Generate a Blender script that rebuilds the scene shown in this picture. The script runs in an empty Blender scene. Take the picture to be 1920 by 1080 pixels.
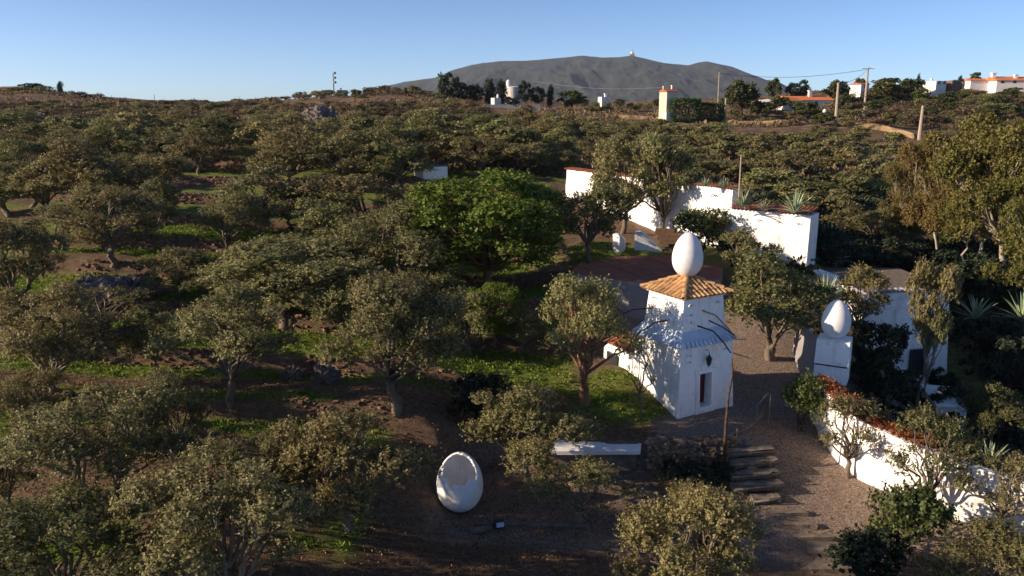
import bpy, math, random
import numpy as np
from mathutils import Vector

# ------------------------------------------------------------------ camera, sky, sun, exposure
S = bpy.context.scene
C = S.collection
F = 1500.0; PITCH = math.radians(13.0); CP, SP = math.cos(PITCH), math.sin(PITCH); H = 16.0
cd = bpy.data.cameras.new('camera'); cam = bpy.data.objects.new('camera', cd); C.objects.link(cam)
cd.sensor_width = 36.0; cd.lens = F / 1920.0 * 36.0; cd.clip_start = 0.5; cd.clip_end = 20000
cam.location = (0, 0, H); cam.rotation_euler = (math.radians(90) - PITCH, 0, 0)
S.camera = cam
SUN_EL = math.radians(21.0); SX, SY = -0.985, -0.172
W = bpy.data.worlds.new('World'); S.world = W; W.use_nodes = True
wn = W.node_tree; bg = wn.nodes['Background']
sky = wn.nodes.new('ShaderNodeTexSky'); sky.sky_type = 'NISHITA'; sky.sun_disc = False
sky.sun_elevation = SUN_EL; sky.sun_rotation = math.atan2(SX, SY) % (2 * math.pi)
sky.air_density = 0.5; sky.dust_density = 0.3; sky.ozone_density = 3.4; sky.altitude = 50
wn.links.new(sky.outputs[0], bg.inputs[0]); bg.inputs[1].default_value = 0.095
ld = bpy.data.lights.new('sun', 'SUN'); ld.energy = 4.8; ld.angle = math.radians(0.6); ld.color = (1.0, 0.80, 0.59)
sun = bpy.data.objects.new('sun', ld); C.objects.link(sun)
sdir = Vector((SX * math.cos(SUN_EL), SY * math.cos(SUN_EL), math.sin(SUN_EL)))
sun.rotation_euler = sdir.to_track_quat('Z', 'Y').to_euler()
S.view_settings.view_transform = 'Standard'; S.view_settings.look = 'None'
S.view_settings.gamma = 1.0; S.view_settings.exposure = 0.80; S.view_settings.use_curve_mapping = False

# ------------------------------------------------------------------ helpers
def ray(px, py):
    u = (px - 960) / F; v = (py - 540) / F
    return u, CP - v * SP, -SP - v * CP
def at(px, py, Y=None, z=None):
    d = ray(px, py)
    t = Y / d[1] if Y is not None else (z - H) / d[2]
    return Vector((d[0] * t, d[1] * t, H + d[2] * t))
def proj(x, y, z):
    f = y * CP - (z - H) * SP; u = y * SP + (z - H) * CP
    return 960 + F * x / f, 540 - F * u / f
def tag(o, label=None, cat=None, group=None, kind=None):
    if label: o['label'] = label
    if cat: o['category'] = cat
    if group: o['group'] = group
    if kind: o['kind'] = kind
    return o
def empty(name, loc=(0, 0, 0), rz=0.0):
    o = bpy.data.objects.new(name, None); C.objects.link(o); o.location = loc; o.rotation_euler = (0, 0, rz)
    o.empty_display_size = 0.3
    return o
def link_mesh(name, me, parent=None):
    o = bpy.data.objects.new(name, me); C.objects.link(o); o.parent = parent
    return o
def mesh_np(name, V, Fc, mats, midx=None, smooth=False):
    """V (n,3); Fc (m,k) equal-sized faces, or list of lists"""
    me = bpy.data.meshes.new(name)
    if isinstance(Fc, np.ndarray):
        k = Fc.shape[1]; m = len(Fc)
        me.vertices.add(len(V)); me.vertices.foreach_set('co', np.asarray(V, np.float32).ravel())
        me.loops.add(m * k); me.loops.foreach_set('vertex_index', Fc.astype(np.int32).ravel())
        me.polygons.add(m); me.polygons.foreach_set('loop_start', np.arange(0, m * k, k, dtype=np.int32))
        me.polygons.foreach_set('loop_total', np.full(m, k, np.int32))
        if midx is not None: me.polygons.foreach_set('material_index', np.asarray(midx, np.int32))
        me.polygons.foreach_set('use_smooth', np.full(m, smooth))
        me.update(calc_edges=True); me.validate()
    else:
        me.from_pydata([tuple(v) for v in V], [], Fc)
        if midx is not None: me.polygons.foreach_set('material_index', midx)
        me.polygons.foreach_set('use_smooth', [smooth] * len(me.polygons))
        me.update()
    for m_ in (mats if isinstance(mats, (list, tuple)) else [mats]): me.materials.append(m_)
    return me

class MB:
    """collects quads/tris of one part"""
    def __init__(s): s.v = []; s.f = []
    def add(s, vs, fs):
        n = len(s.v); s.v += [tuple(v) for v in vs]; s.f += [[i + n for i in f] for f in fs]
    def hexa(s, b, t):      # b, t: 4 bottom, 4 top points (ccw from above)
        s.add(list(b) + list(t), [[3, 2, 1, 0], [4, 5, 6, 7], [0, 1, 5, 4], [1, 2, 6, 5], [2, 3, 7, 6], [3, 0, 4, 7]])
    def box(s, c, size, rz=0.0, taper=1.0):
        x, y, z = c; a, b, h = size[0] / 2, size[1] / 2, size[2]
        co, si = math.cos(rz), math.sin(rz)
        def q(p, r, zz): return (x + p * co - r * si, y + p * si + r * co, zz)
        s.hexa([q(-a, -b, z), q(a, -b, z), q(a, b, z), q(-a, b, z)],
               [q(-a * taper, -b * taper, z + h), q(a * taper, -b * taper, z + h), q(a * taper, b * taper, z + h), q(-a * taper, b * taper, z + h)])
    def rough(s, c, size, rz=0.0, j=0.05, seed=0, n=7):
        rg = random.Random(seed); a, b, h = size[0] / 2, size[1] / 2, size[2]; co, si = math.cos(rz), math.sin(rz); top, bot = [], []
        out = [(-a + 2 * a * i / n, -b) for i in range(n + 1)] + [(a - 2 * a * i / n, b) for i in range(n + 1)]
        for (p, q) in out:
            p += rg.uniform(-j, j); q += rg.uniform(-j, j)
            x, y = c[0] + p * co - q * si, c[1] + p * si + q * co
            top.append((x, y, c[2] + h + rg.uniform(-j, j) * .3)); bot.append((x, y, c[2]))
        m = len(top); s.add(top + bot, [[i, i + 1, m - 2 - i, m - 1 - i] for i in range(n)] + [[i, i + m, (i + 1) % m + m, (i + 1) % m] for i in range(m)])
    def tube(s, pts, rad, n=7, caps=True):
        pts = [Vector(p) for p in pts]
        if not isinstance(rad, (list, tuple)): rad = [rad] * len(pts)
        rings = []
        up = Vector((0.13, 0.21, 1))
        for i, p in enumerate(pts):
            d = (pts[min(i + 1, len(pts) - 1)] - pts[max(i - 1, 0)]).normalized()
            a = d.cross(up if abs(d.z) < 0.9 else Vector((1, 0.1, 0))).normalized(); b = d.cross(a)
            rings.append([p + (a * math.cos(2 * math.pi * k / n) + b * math.sin(2 * math.pi * k / n)) * rad[i] for k in range(n)])
        vs = [v for r in rings for v in r]; fs = []
        for i in range(len(pts) - 1):
            for k in range(n):
                fs.append([i * n + k, i * n + (k + 1) % n, (i + 1) * n + (k + 1) % n, (i + 1) * n + k])
        if caps: fs.append(list(range(n))[::-1]); fs.append([(len(pts) - 1) * n + k for k in range(n)])
        s.add(vs, fs)
    def lathe(s, c, prof, n=32):
        vs = []; fs = []
        for (r, z) in prof:
            for k in range(n):
                a = 2 * math.pi * k / n; vs.append((c[0] + r * math.cos(a), c[1] + r * math.sin(a), c[2] + z))
        for i in range(len(prof) - 1):
            for k in range(n):
                fs.append([i * n + k, i * n + (k + 1) % n, (i + 1) * n + (k + 1) % n, (i + 1) * n + k])
        s.add(vs, fs)
    def half_tile(s, p0, p1, r, up=Vector((0, 0, 1)), n=6, th=0.018):
        p0 = Vector(p0); p1 = Vector(p1); d = (p1 - p0).normalized(); a = d.cross(up).normalized(); u = a.cross(d)
        vs = []
        for p, rr in ((p0, r), (p1, r * 0.86)):
            for q in (rr, rr - th):
                for k in range(n + 1):
                    t = math.pi * k / n; vs.append(p + a * math.cos(t) * q + u * math.sin(t) * q * 0.8)
        m = n + 1; fs = []
        for k in range(n):
            fs.append([k, k + 1, 2 * m + k + 1, 2 * m + k])
            fs.append([m + k + 1, m + k, 3 * m + k, 3 * m + k + 1])
            fs.append([k + 1, k, m + k, m + k + 1]); fs.append([2 * m + k, 2 * m + k + 1, 3 * m + k + 1, 3 * m + k])
        s.add(vs, fs)
    def build(s, name, mat, parent=None, smooth=False):
        return link_mesh(name, mesh_np(name, s.v, s.f, mat, smooth=smooth), parent)

# ------------------------------------------------------------------ noise
def _h(ix, iy, seed):
    n = (ix.astype(np.int64) * 374761393 + iy.astype(np.int64) * 668265263 + seed * 974634777) & 0x7fffffff
    n = (n ^ (n >> 13)) * 1274126177 & 0x7fffffff
    return ((n ^ (n >> 16)) & 0xffff) / 65535.0
def vnoise(x, y, seed=0):
    ix = np.floor(x); iy = np.floor(y); fx = x - ix; fy = y - iy
    fx = fx * fx * (3 - 2 * fx); fy = fy * fy * (3 - 2 * fy)
    a = _h(ix, iy, seed); b = _h(ix + 1, iy, seed); c = _h(ix, iy + 1, seed); d = _h(ix + 1, iy + 1, seed)
    return (a * (1 - fx) + b * fx) * (1 - fy) + (c * (1 - fx) + d * fx) * fy
def fbm(x, y, seed=0, o=4):
    r = 0; a = 0.5; t = 0
    for i in range(o):
        r = r + a * vnoise(x * 2 ** i, y * 2 ** i, seed + i * 17); t += a; a *= 0.5
    return r / t
def sstep(a, b, x):
    t = np.clip((x - a) / (b - a), 0, 1); return t * t * (3 - 2 * t)

# ------------------------------------------------------------------ materials
def mat(name):
    m = bpy.data.materials.new(name); m.use_nodes = True
    nt = m.node_tree; return m, nt, nt.nodes['Principled BSDF']
def ramp(nt, cols, fac):
    r = nt.nodes.new('ShaderNodeValToRGB'); e = r.color_ramp.elements
    while len(e) < len(cols): e.new(0.5)
    for i, (p, c) in enumerate(cols): e[i].position = p; e[i].color = (*c, 1)
    nt.links.new(fac, r.inputs[0]); return r.outputs[0]
def noise(nt, scale, detail=4, rough=0.6, coord='Object', w=None):
    tc = nt.nodes.new('ShaderNodeTexCoord'); n = nt.nodes.new('ShaderNodeTexNoise')
    n.inputs['Scale'].default_value = scale; n.inputs['Detail'].default_value = detail; n.inputs['Roughness'].default_value = rough
    nt.links.new(tc.outputs[coord], n.inputs['Vector']); return n.outputs['Fac']
def mixc(nt, fac, a, b, typ='MIX'):
    m = nt.nodes.new('ShaderNodeMix'); m.data_type = 'RGBA'; m.blend_type = typ
    for s, v in ((m.inputs[0], fac), (m.inputs[6], a), (m.inputs[7], b)):
        if isinstance(v, (int, float)): s.default_value = v
        elif isinstance(v, tuple): s.default_value = (*v, 1)
        else: nt.links.new(v, s)
    return m.outputs[2]
def bump(nt, bs, h, strength=0.4, dist=0.05):
    b = nt.nodes.new('ShaderNodeBump'); b.inputs['Strength'].default_value = strength; b.inputs['Distance'].default_value = dist
    nt.links.new(h, b.inputs['Height']); nt.links.new(b.outputs[0], bs.inputs['Normal'])
def simple(name, c1, c2, scale=3.0, rough=0.85, bmp=0.3, dist=0.03, island=0.0, detail=5):
    m, nt, bs = mat(name)
    n = noise(nt, scale, detail)
    col = ramp(nt, [(0.3, c1), (0.7, c2)], n)
    if island > 0:
        g = nt.nodes.new('ShaderNodeNewGeometry')
        f = nt.nodes.new('ShaderNodeMapRange'); f.inputs[3].default_value = 1 - island; f.inputs[4].default_value = 1 + island
        nt.links.new(g.outputs['Random Per Island'], f.inputs[0])
        v = nt.nodes.new('ShaderNodeVectorMath'); v.operation = 'SCALE'; nt.links.new(col, v.inputs[0]); nt.links.new(f.outputs[0], v.inputs['Scale'])
        col = v.outputs[0]
    nt.links.new(col, bs.inputs['Base Color']); bs.inputs['Roughness'].default_value = rough
    bs.inputs['Specular IOR Level'].default_value = 0.25
    if bmp: bump(nt, bs, noise(nt, scale * 4, 5), bmp, dist)
    return m
def leafmat(name, dark, light, back=None, trans=0.36, objvar=0.25, hue=1.0):
    m, nt, bs = mat(name)
    g = nt.nodes.new('ShaderNodeNewGeometry'); oi = nt.nodes.new('ShaderNodeObjectInfo')
    col = ramp(nt, [(0.0, dark), (0.55, light), (1.0, back or light)], g.outputs['Random Per Island'])
    f = nt.nodes.new('ShaderNodeMapRange'); f.inputs[3].default_value = 1 - objvar; f.inputs[4].default_value = 1 + objvar
    nt.links.new(oi.outputs['Random'], f.inputs[0])
    v = nt.nodes.new('ShaderNodeVectorMath'); v.operation = 'SCALE'; nt.links.new(col, v.inputs[0]); nt.links.new(f.outputs[0], v.inputs['Scale'])
    m1 = nt.nodes.new('ShaderNodeMath'); m1.operation = 'MULTIPLY'; m1.inputs[1].default_value = 7.31; nt.links.new(oi.outputs['Random'], m1.inputs[0])
    m2 = nt.nodes.new('ShaderNodeMath'); m2.operation = 'FRACT'; nt.links.new(m1.outputs[0], m2.inputs[0])
    tint = ramp(nt, [(0.0, (0.93, 1.04, 0.90)), (0.5, (1, 1, 1)), (1.0, (1.07, 0.96, 0.94))], m2.outputs[0])
    n = noise(nt, 3.0, 2)
    c2 = mixc(nt, n, mixc(nt, hue, v.outputs[0], tint, 'MULTIPLY'), (0.9, 1.05, 0.8), 'MULTIPLY')
    nt.links.new(c2, bs.inputs['Base Color']); bs.inputs['Roughness'].default_value = 0.6
    bs.inputs['Specular IOR Level'].default_value = 0.3
    tr = nt.nodes.new('ShaderNodeBsdfTranslucent'); nt.links.new(c2, tr.inputs[0])
    ms = nt.nodes.new('ShaderNodeMixShader'); ms.inputs[0].default_value = trans
    nt.links.new(bs.outputs[0], ms.inputs[1]); nt.links.new(tr.outputs[0], ms.inputs[2])
    nt.links.new(ms.outputs[0], nt.nodes['Material Output'].inputs[0])
    return m
M = {}
M['olive'] = leafmat('olive_leaf', (0.110, 0.092, 0.038), (0.205, 0.174, 0.080), (0.310, 0.270, 0.145))
M['olive_far'] = leafmat('olive_leaf_distant', (0.145, 0.125, 0.054), (0.235, 0.203, 0.095), (0.29, 0.25, 0.135), objvar=0.3)
M['pine'] = leafmat('pine_needle', (0.045, 0.070, 0.010), (0.125, 0.170, 0.022), (0.23, 0.26, 0.045), objvar=0.05, hue=0.0)
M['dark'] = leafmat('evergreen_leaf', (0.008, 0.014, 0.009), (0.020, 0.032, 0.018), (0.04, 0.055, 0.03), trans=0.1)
M['green'] = leafmat('green_leaf', (0.035, 0.044, 0.014), (0.085, 0.094, 0.032), (0.16, 0.165, 0.06))
M['poplar'] = leafmat('yellow_green_leaf', (0.060, 0.056, 0.014), (0.15, 0.125, 0.030), (0.22, 0.18, 0.06))
M['autumn'] = leafmat('autumn_leaf', (0.07, 0.050, 0.018), (0.18, 0.125, 0.040), (0.27, 0.20, 0.07))
M['scrub'] = leafmat('scrub_leaf', (0.09, 0.060, 0.036), (0.175, 0.118, 0.072), (0.25, 0.18, 0.12), objvar=0.35)
M['weed'] = leafmat('weed_leaf', (0.06, 0.100, 0.012), (0.15, 0.215, 0.024), (0.28, 0.34, 0.06))
M['litter'] = leafmat('dry_leaf', (0.07, 0.035, 0.015), (0.17, 0.085, 0.035), (0.32, 0.20, 0.10), trans=0.05)
M['redleaf'] = leafmat('red_leaf', (0.07, 0.016, 0.010), (0.17, 0.045, 0.018), (0.33, 0.15, 0.04), trans=0.1)
M['agave'] = leafmat('agave_leaf', (0.17, 0.21, 0.16), (0.28, 0.32, 0.23), (0.55, 0.55, 0.36), trans=0.03)
M['bark'] = simple('olive_bark', (0.09, 0.07, 0.05), (0.24, 0.19, 0.14), 6, bmp=0.8, dist=0.05)
M['darkbark'] = simple('dark_bark', (0.035, 0.025, 0.02), (0.11, 0.07, 0.05), 6, bmp=0.7)
M['redbark'] = simple('red_bark', (0.12, 0.06, 0.035), (0.30, 0.17, 0.10), 6, bmp=0.7)
M['palebark'] = simple('pale_bark', (0.25, 0.22, 0.17), (0.45, 0.40, 0.32), 4, bmp=0.5)
M['wood'] = simple('grey_wood', (0.10, 0.075, 0.055), (0.26, 0.21, 0.16), 5, bmp=0.5)
M['stick'] = simple('dark_stick', (0.03, 0.02, 0.016), (0.08, 0.05, 0.04), 5)
M['lightstick'] = simple('light_stick', (0.30, 0.17, 0.09), (0.45, 0.28, 0.16), 5)
M['pole'] = simple('concrete_pole', (0.30, 0.24, 0.18), (0.42, 0.34, 0.26), 3)
M['rope'] = simple('rope', (0.2, 0.17, 0.12), (0.32, 0.27, 0.2), 8)
def whitewash():
    m, nt, bs = mat('whitewash')
    n = noise(nt, 0.7, 6, 0.65); n2 = noise(nt, 5.0, 5, 0.7)
    col = ramp(nt, [(0.30, (0.70, 0.67, 0.64)), (0.45, (0.86, 0.85, 0.84)), (0.7, (0.90, 0.89, 0.88))], n)
    tc = nt.nodes.new('ShaderNodeTexCoord'); mp_ = nt.nodes.new('ShaderNodeMapping'); mp_.inputs['Scale'].default_value = (2.6, 2.6, 0.35)
    ns_ = nt.nodes.new('ShaderNodeTexNoise'); ns_.inputs['Scale'].default_value = 1.0; ns_.inputs['Detail'].default_value = 7; ns_.inputs['Roughness'].default_value = 0.7
    nt.links.new(tc.outputs['Object'], mp_.inputs[0]); nt.links.new(mp_.outputs[0], ns_.inputs['Vector'])
    c3 = ramp(nt, [(0.36, (0.62, 0.57, 0.52)), (0.47, (1, 1, 1))], ns_.outputs['Fac'])
    c2 = mixc(nt, 0.55, ramp(nt, [(0.30, (0.72, 0.67, 0.62)), (0.45, (1, 1, 1))], n2), c3, 'MULTIPLY')
    nt.links.new(mixc(nt, 0.8, col, c2, 'MULTIPLY'), bs.inputs['Base Color']); bs.inputs['Roughness'].default_value = 0.9
    bs.inputs['Specular IOR Level'].default_value = 0.2
    bump(nt, bs, noise(nt, 2.2, 7, 0.7), 0.55, 0.10)
    return m
M['white'] = whitewash()
M['egg'] = simple('smooth_white_plaster', (0.66, 0.645, 0.635), (0.81, 0.80, 0.80), 1.3, rough=0.75, bmp=0.3, dist=0.03, detail=8)
M['skytint_tile'] = simple('limewashed_tile_skylight_tint', (0.42, 0.52, 0.64), (0.55, 0.62, 0.72), 4, island=0.08)  # blue skylight put into the colour of whitewashed tiles
M['tile'] = simple('ochre_tile', (0.33, 0.17, 0.075), (0.55, 0.34, 0.16), 3.5, island=0.4)
M['redtile'] = simple('red_tile', (0.28, 0.075, 0.04), (0.42, 0.15, 0.075), 3, island=0.35)
M['orangetile'] = simple('orange_tile', (0.50, 0.13, 0.05), (0.62, 0.22, 0.08), 0.5, island=0.15)
M['paving'] = simple('red_paving', (0.19, 0.060, 0.042), (0.30, 0.11, 0.075), 1.2, bmp=0.2, island=0.25)
M['strip'] = simple('pale_brick_strip', (0.20, 0.10, 0.06), (0.30, 0.16, 0.10), 3)
M['stone'] = simple('dry_stone', (0.14, 0.10, 0.07), (0.38, 0.26, 0.17), 2.5, bmp=0.6, island=0.4)
M['redstone'] = simple('reddish_stone', (0.10, 0.060, 0.042), (0.24, 0.15, 0.105), 2.5, bmp=0.6, island=0.45)
M['rock'] = simple('grey_rock', (0.07, 0.06, 0.055), (0.24, 0.19, 0.17), 1.6, bmp=0.9, dist=0.2)
M['slab'] = simple('grey_slab', (0.09, 0.075, 0.06), (0.21, 0.17, 0.135), 3, bmp=0.4)
M['dirtytop'] = simple('earth_fill', (0.07, 0.045, 0.03), (0.15, 0.09, 0.055), 4, bmp=0.6)
M['reddoor'] = simple('dark_red_paint', (0.10, 0.02, 0.02), (0.15, 0.035, 0.03), 4)
M['dark_in'] = simple('dark_interior', (0.015, 0.013, 0.013), (0.03, 0.026, 0.025), 2, bmp=0)  # near-black colour puts the shade of unlit interiors on flat sheets
M['iron'] = simple('dark_iron', (0.02, 0.02, 0.022), (0.05, 0.05, 0.055), 8, rough=0.5)
M['cream'] = simple('cream_plaster', (0.54, 0.45, 0.33), (0.65, 0.56, 0.43), 0.4)
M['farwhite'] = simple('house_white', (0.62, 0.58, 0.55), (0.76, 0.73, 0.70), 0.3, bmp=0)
M['fargrey'] = simple('house_shade_grey', (0.22, 0.21, 0.22), (0.30, 0.28, 0.29), 0.3, bmp=0)  # grey for plain walls, weathered whitewash and the passage wall's painted shade
M['brownwall'] = simple('brown_house_wall', (0.14, 0.08, 0.06), (0.20, 0.12, 0.09), 0.3, bmp=0)
M['window'] = simple('dark_window', (0.02, 0.025, 0.03), (0.04, 0.045, 0.05), 1, rough=0.2, bmp=0)
M['lens'] = simple('pale_panel', (0.5, 0.55, 0.8), (0.6, 0.65, 0.85), 1, rough=0.4, bmp=0)

M['ochrewall'] = simple('ochre_stone_wall', (0.20, 0.135, 0.07), (0.34, 0.235, 0.13), 0.6, bmp=0.8, dist=0.2)

def ground_mat():
    m, nt, bs = mat('ground_soil')
    at_ = nt.nodes.new('ShaderNodeAttribute'); at_.attribute_name = 'cover'
    sep = nt.nodes.new('ShaderNodeSeparateColor'); nt.links.new(at_.outputs['Color'], sep.inputs[0])
    n1 = noise(nt, 0.35, 6, 0.7); n2 = noise(nt, 3.5, 6, 0.75); n3 = noise(nt, 11.0, 4, 0.8)
    soil = ramp(nt, [(0.3, (0.065, 0.040, 0.027)), (0.5, (0.125, 0.080, 0.052)), (0.7, (0.22, 0.145, 0.095))], n2)
    grass = ramp(nt, [(0.32, (0.045, 0.068, 0.012)), (0.5, (0.110, 0.150, 0.024)), (0.68, (0.20, 0.24, 0.045))], n2)
    dry = ramp(nt, [(0.3, (0.13, 0.09, 0.04)), (0.7, (0.24, 0.18, 0.08))], n2)
    grass = mixc(nt, ramp(nt, [(0.52, (0, 0, 0)), (0.66, (1, 1, 1))], n1), grass, dry)
    grav = ramp(nt, [(0.34, (0.075, 0.054, 0.042)), (0.5, (0.21, 0.155, 0.12)), (0.66, (0.44, 0.35, 0.28))], n3)
    far = ramp(nt, [(0.35, (0.07, 0.055, 0.03)), (0.55, (0.15, 0.095, 0.06)), (0.72, (0.26, 0.20, 0.15))], n1)
    c = mixc(nt, sep.outputs[0], soil, grass); c = mixc(nt, sep.outputs[1], c, grav); c = mixc(nt, sep.outputs[2], c, far)
    nt.links.new(c, bs.inputs['Base Color']); bs.inputs['Roughness'].default_value = 0.95
    bs.inputs['Specular IOR Level'].default_value = 0.15
    bump(nt, bs, n3, 0.7, 0.10)
    return m
M['ground'] = ground_mat()

# ------------------------------------------------------------------ terrain: measured points, smoothed by a thin-plate spline
G = [(0,1080,24),(480,1080,24),(960,1080,26),(1400,1080,27.6),(1900,1080,28.5),
     (0,950,28),(600,950,29),(861,968,31),(480,780,35),(100,780,34.5),(250,690,40),(780,765,36.5),(215,490,54),(20,560,48),
     (700,600,48),(925,640,46),(600,690,41),(940,540,56),(450,440,62),(100,420,64),(400,350,82),(60,345,84),(800,355,82),(650,400,72),
     (400,270,128),(50,275,125),(800,280,122),(400,228,185),(960,284,108),(960,225,185),(100,225,180),(700,225,185),
     (400,199,290),(0,173,285),(60,173,285),(110,179,285),(150,189,285),(200,196,290),(640,188,290),(720,178,270),(830,186,265),(960,200,255),(1060,200,270),
     (1250,224,200),(1130,222,200),(1570,242,165),(1725,263,152),(1850,282,140),(1420,236,180),
     (1600,330,106),(1450,320,112),(1300,290,128),(1150,270,140),(1500,385,82),(1400,370,90),
     (1900,330,112),(1900,200,230),(1900,165,300),(1650,175,300),(1400,190,300),(1200,202,290),(1800,170,300),
     (1560,490,64),(1700,490,75),(1860,510,71),(1700,620,60),(1790,750,53),(1900,790,48.5),(1905,900,39),(1700,830,42)]
pts = []
for (px, py, Y) in G:
    p = at(px, py, Y); pts.append((p.x, Y, p.z))
pts += [(8.5,38.6,0),(12,40.5,0),(10.5,36.8,0),(7,36.8,0.1),(6.4,42.3,1.5),(5.5,40,0.7),(13,44,0.3),(14.5,50,1.8),(9,50.3,1.3),(11.5,50.3,1.6),(16,54,3.0),
        (22,57.5,4),(13.2,67.5,5.0),(9.7,73.5,5.9),(5,80.5,6.9),(8,60,4.4),(5,54,3.9),(12,62,4.6),(14,36,-1.1),(16,37,-1.1),(16,40,-0.8),(16,34.5,-1.4),(14,31,-1.9),(10,30,-1.5),
        (12,33,-1.5),(6,33.5,-1.1),(2,33,-1.1),(-2,33,-1.1),(18.5,30.8,-1.6),(21,28.8,-1.9),(22,31.5,-0.6),(20,35,-1.0),(20,40,-1.0),(24,42,-2.6),(21,46,-0.5),(0,37.6,-0.1),(4,38.5,0.1)]
pts += [(0, 132, 5.0), (9, 130, 5.2), (-12, 134, 6.5), (2, 122, 7.5)]
P = np.array(pts)
def wuv(x, y):
    yc = np.clip(y, 20, 330); return np.clip(x / yc, -0.95, 0.95) * 2.2, np.log(yc) * 1.6
pu, pw = wuv(P[:, 0], P[:, 1])
def Uk(r2): return np.where(r2 > 0, r2 * np.log(np.maximum(r2, 1e-12)), 0)
n_ = len(P)
K = Uk((pu[:, None] - pu[None]) ** 2 + (pw[:, None] - pw[None]) ** 2) + np.eye(n_) * 0.004
Q = np.c_[np.ones(n_), pu, pw]
A = np.block([[K, Q], [Q.T, np.zeros((3, 3))]])
sol = np.linalg.solve(A, np.r_[P[:, 2], 0, 0, 0])
def zbase(x, y):
    u, w = wuv(x, y); sh = u.shape; u = u.ravel(); w = w.ravel(); z = np.zeros_like(u)
    for i0 in range(0, len(u), 40000):
        a = slice(i0, i0 + 40000)
        z[a] = Uk((u[a][:, None] - pu) ** 2 + (w[a][:, None] - pw) ** 2) @ sol[:n_] + sol[n_] + sol[n_ + 1] * u[a] + sol[n_ + 2] * w[a]
    z = np.clip(z, -6, 30)
    return z.reshape(sh)
TW = 5.6
def tz(x, y): return np.clip(0.028 * y - 0.15, 0.55, 2.2)      # terrace rise
def terr(x, y):
    z = zbase(x, y)
    # olive terraces on the left slope
    s = y + 0.06 * x + 1.3 * (fbm(x * 0.09, y * 0.03, 5, 3) - 0.5) * 2
    wdt = TW + np.clip(y - 60, 0, 60) * 0.05
    t = (s - 29.0) / wdt; fr = t - np.floor(t)
    mask = sstep(30, 34, y) * (1 - sstep(100, 125, y)) * (1 - sstep(1.5, 4.5, x + np.where(y > 45, -np.clip((y - 45) * 0.02, 0, 1), 0)))
    rise = np.clip(0.95 + 0 * y, 0, 1.1)
    z = z + mask * rise * np.clip(0.3 + 1.5 * fbm(x * 0.06, y * 0.05, 61, 2), 0, 1.15) * (-(fr) + sstep(0.86, 0.97, fr) + 0.45 - 0.0)
    # terraces on the hillside across the valley
    t2 = (y + 0.1 * x) / 9.0; f2 = t2 - np.floor(t2)
    m2 = sstep(85, 95, y) * (1 - sstep(150, 165, y)) * sstep(10, 20, x)
    z = z + m2 * 1.0 * (-(f2) + sstep(0.8, 0.98, f2) + 0.45)
    # sunken court in front of the slab and dry wall
    ed = 36.35 + 0.15 * np.sin(x * 0.9)
    k = sstep(-3.5, -2.0, x) * (1 - sstep(11.0, 12.5, x)) * sstep(28.5, 29.5, y) * (1 - sstep(ed - 0.25, ed + 0.05, y))
    z = z * (1 - k) + (-1.1 - 0.04 * np.clip(x, 0, 12)) * k
    k = sstep(-3.0, -1, x) * (1 - sstep(11.2, 12.4, x)) * sstep(ed - 0.1, ed + 0.1, y) * (1 - sstep(37.2, 39.0, y))
    z = z * (1 - k) + (0.0) * k
    # gentle bumps
    z = z + (fbm(x * 0.5, y * 0.5, 9, 4) - 0.5) * 0.35 * sstep(6, 20, np.hypot(x - 9.3, (y - 40))) * (1 - 0.6 * k) * np.where((x > 6) & (y < 50), 0.4, 1)
    z = z + (fbm(x * 0.03, y * 0.03, 12, 4) - 0.5) * 4.0 * sstep(110, 200, y)
    far = sstep(330, 900, y)
    return z * (1 - far) + 2.0 * far
def gz(x, y): return float(terr(np.array([float(x)]), np.array([float(y)]))[0])
TT = np.concatenate([np.arange(18, 130, 0.25), np.arange(130, 420, 1.0)])
def hit(px, py):
    d = ray(px, py); x = d[0] * TT; y = d[1] * TT; z = H + d[2] * TT
    g = terr(x, y); b = np.nonzero(g >= z)[0]
    if len(b) == 0:
        i = int(np.argmin(np.where(TT > 150, z - g, 1e9)))
    else: i = b[0]
    if i > 0 and len(b):
        a0 = z[i-1] - g[i-1]; a1 = z[i] - g[i]; q = a0 / (a0 - a1 + 1e-9)
    else: q = 1.0; i = max(i, 1)
    return Vector((x[i-1] + (x[i] - x[i-1]) * q, y[i-1] + (y[i] - y[i-1]) * q, g[i-1] + (g[i] - g[i-1]) * q))

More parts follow.
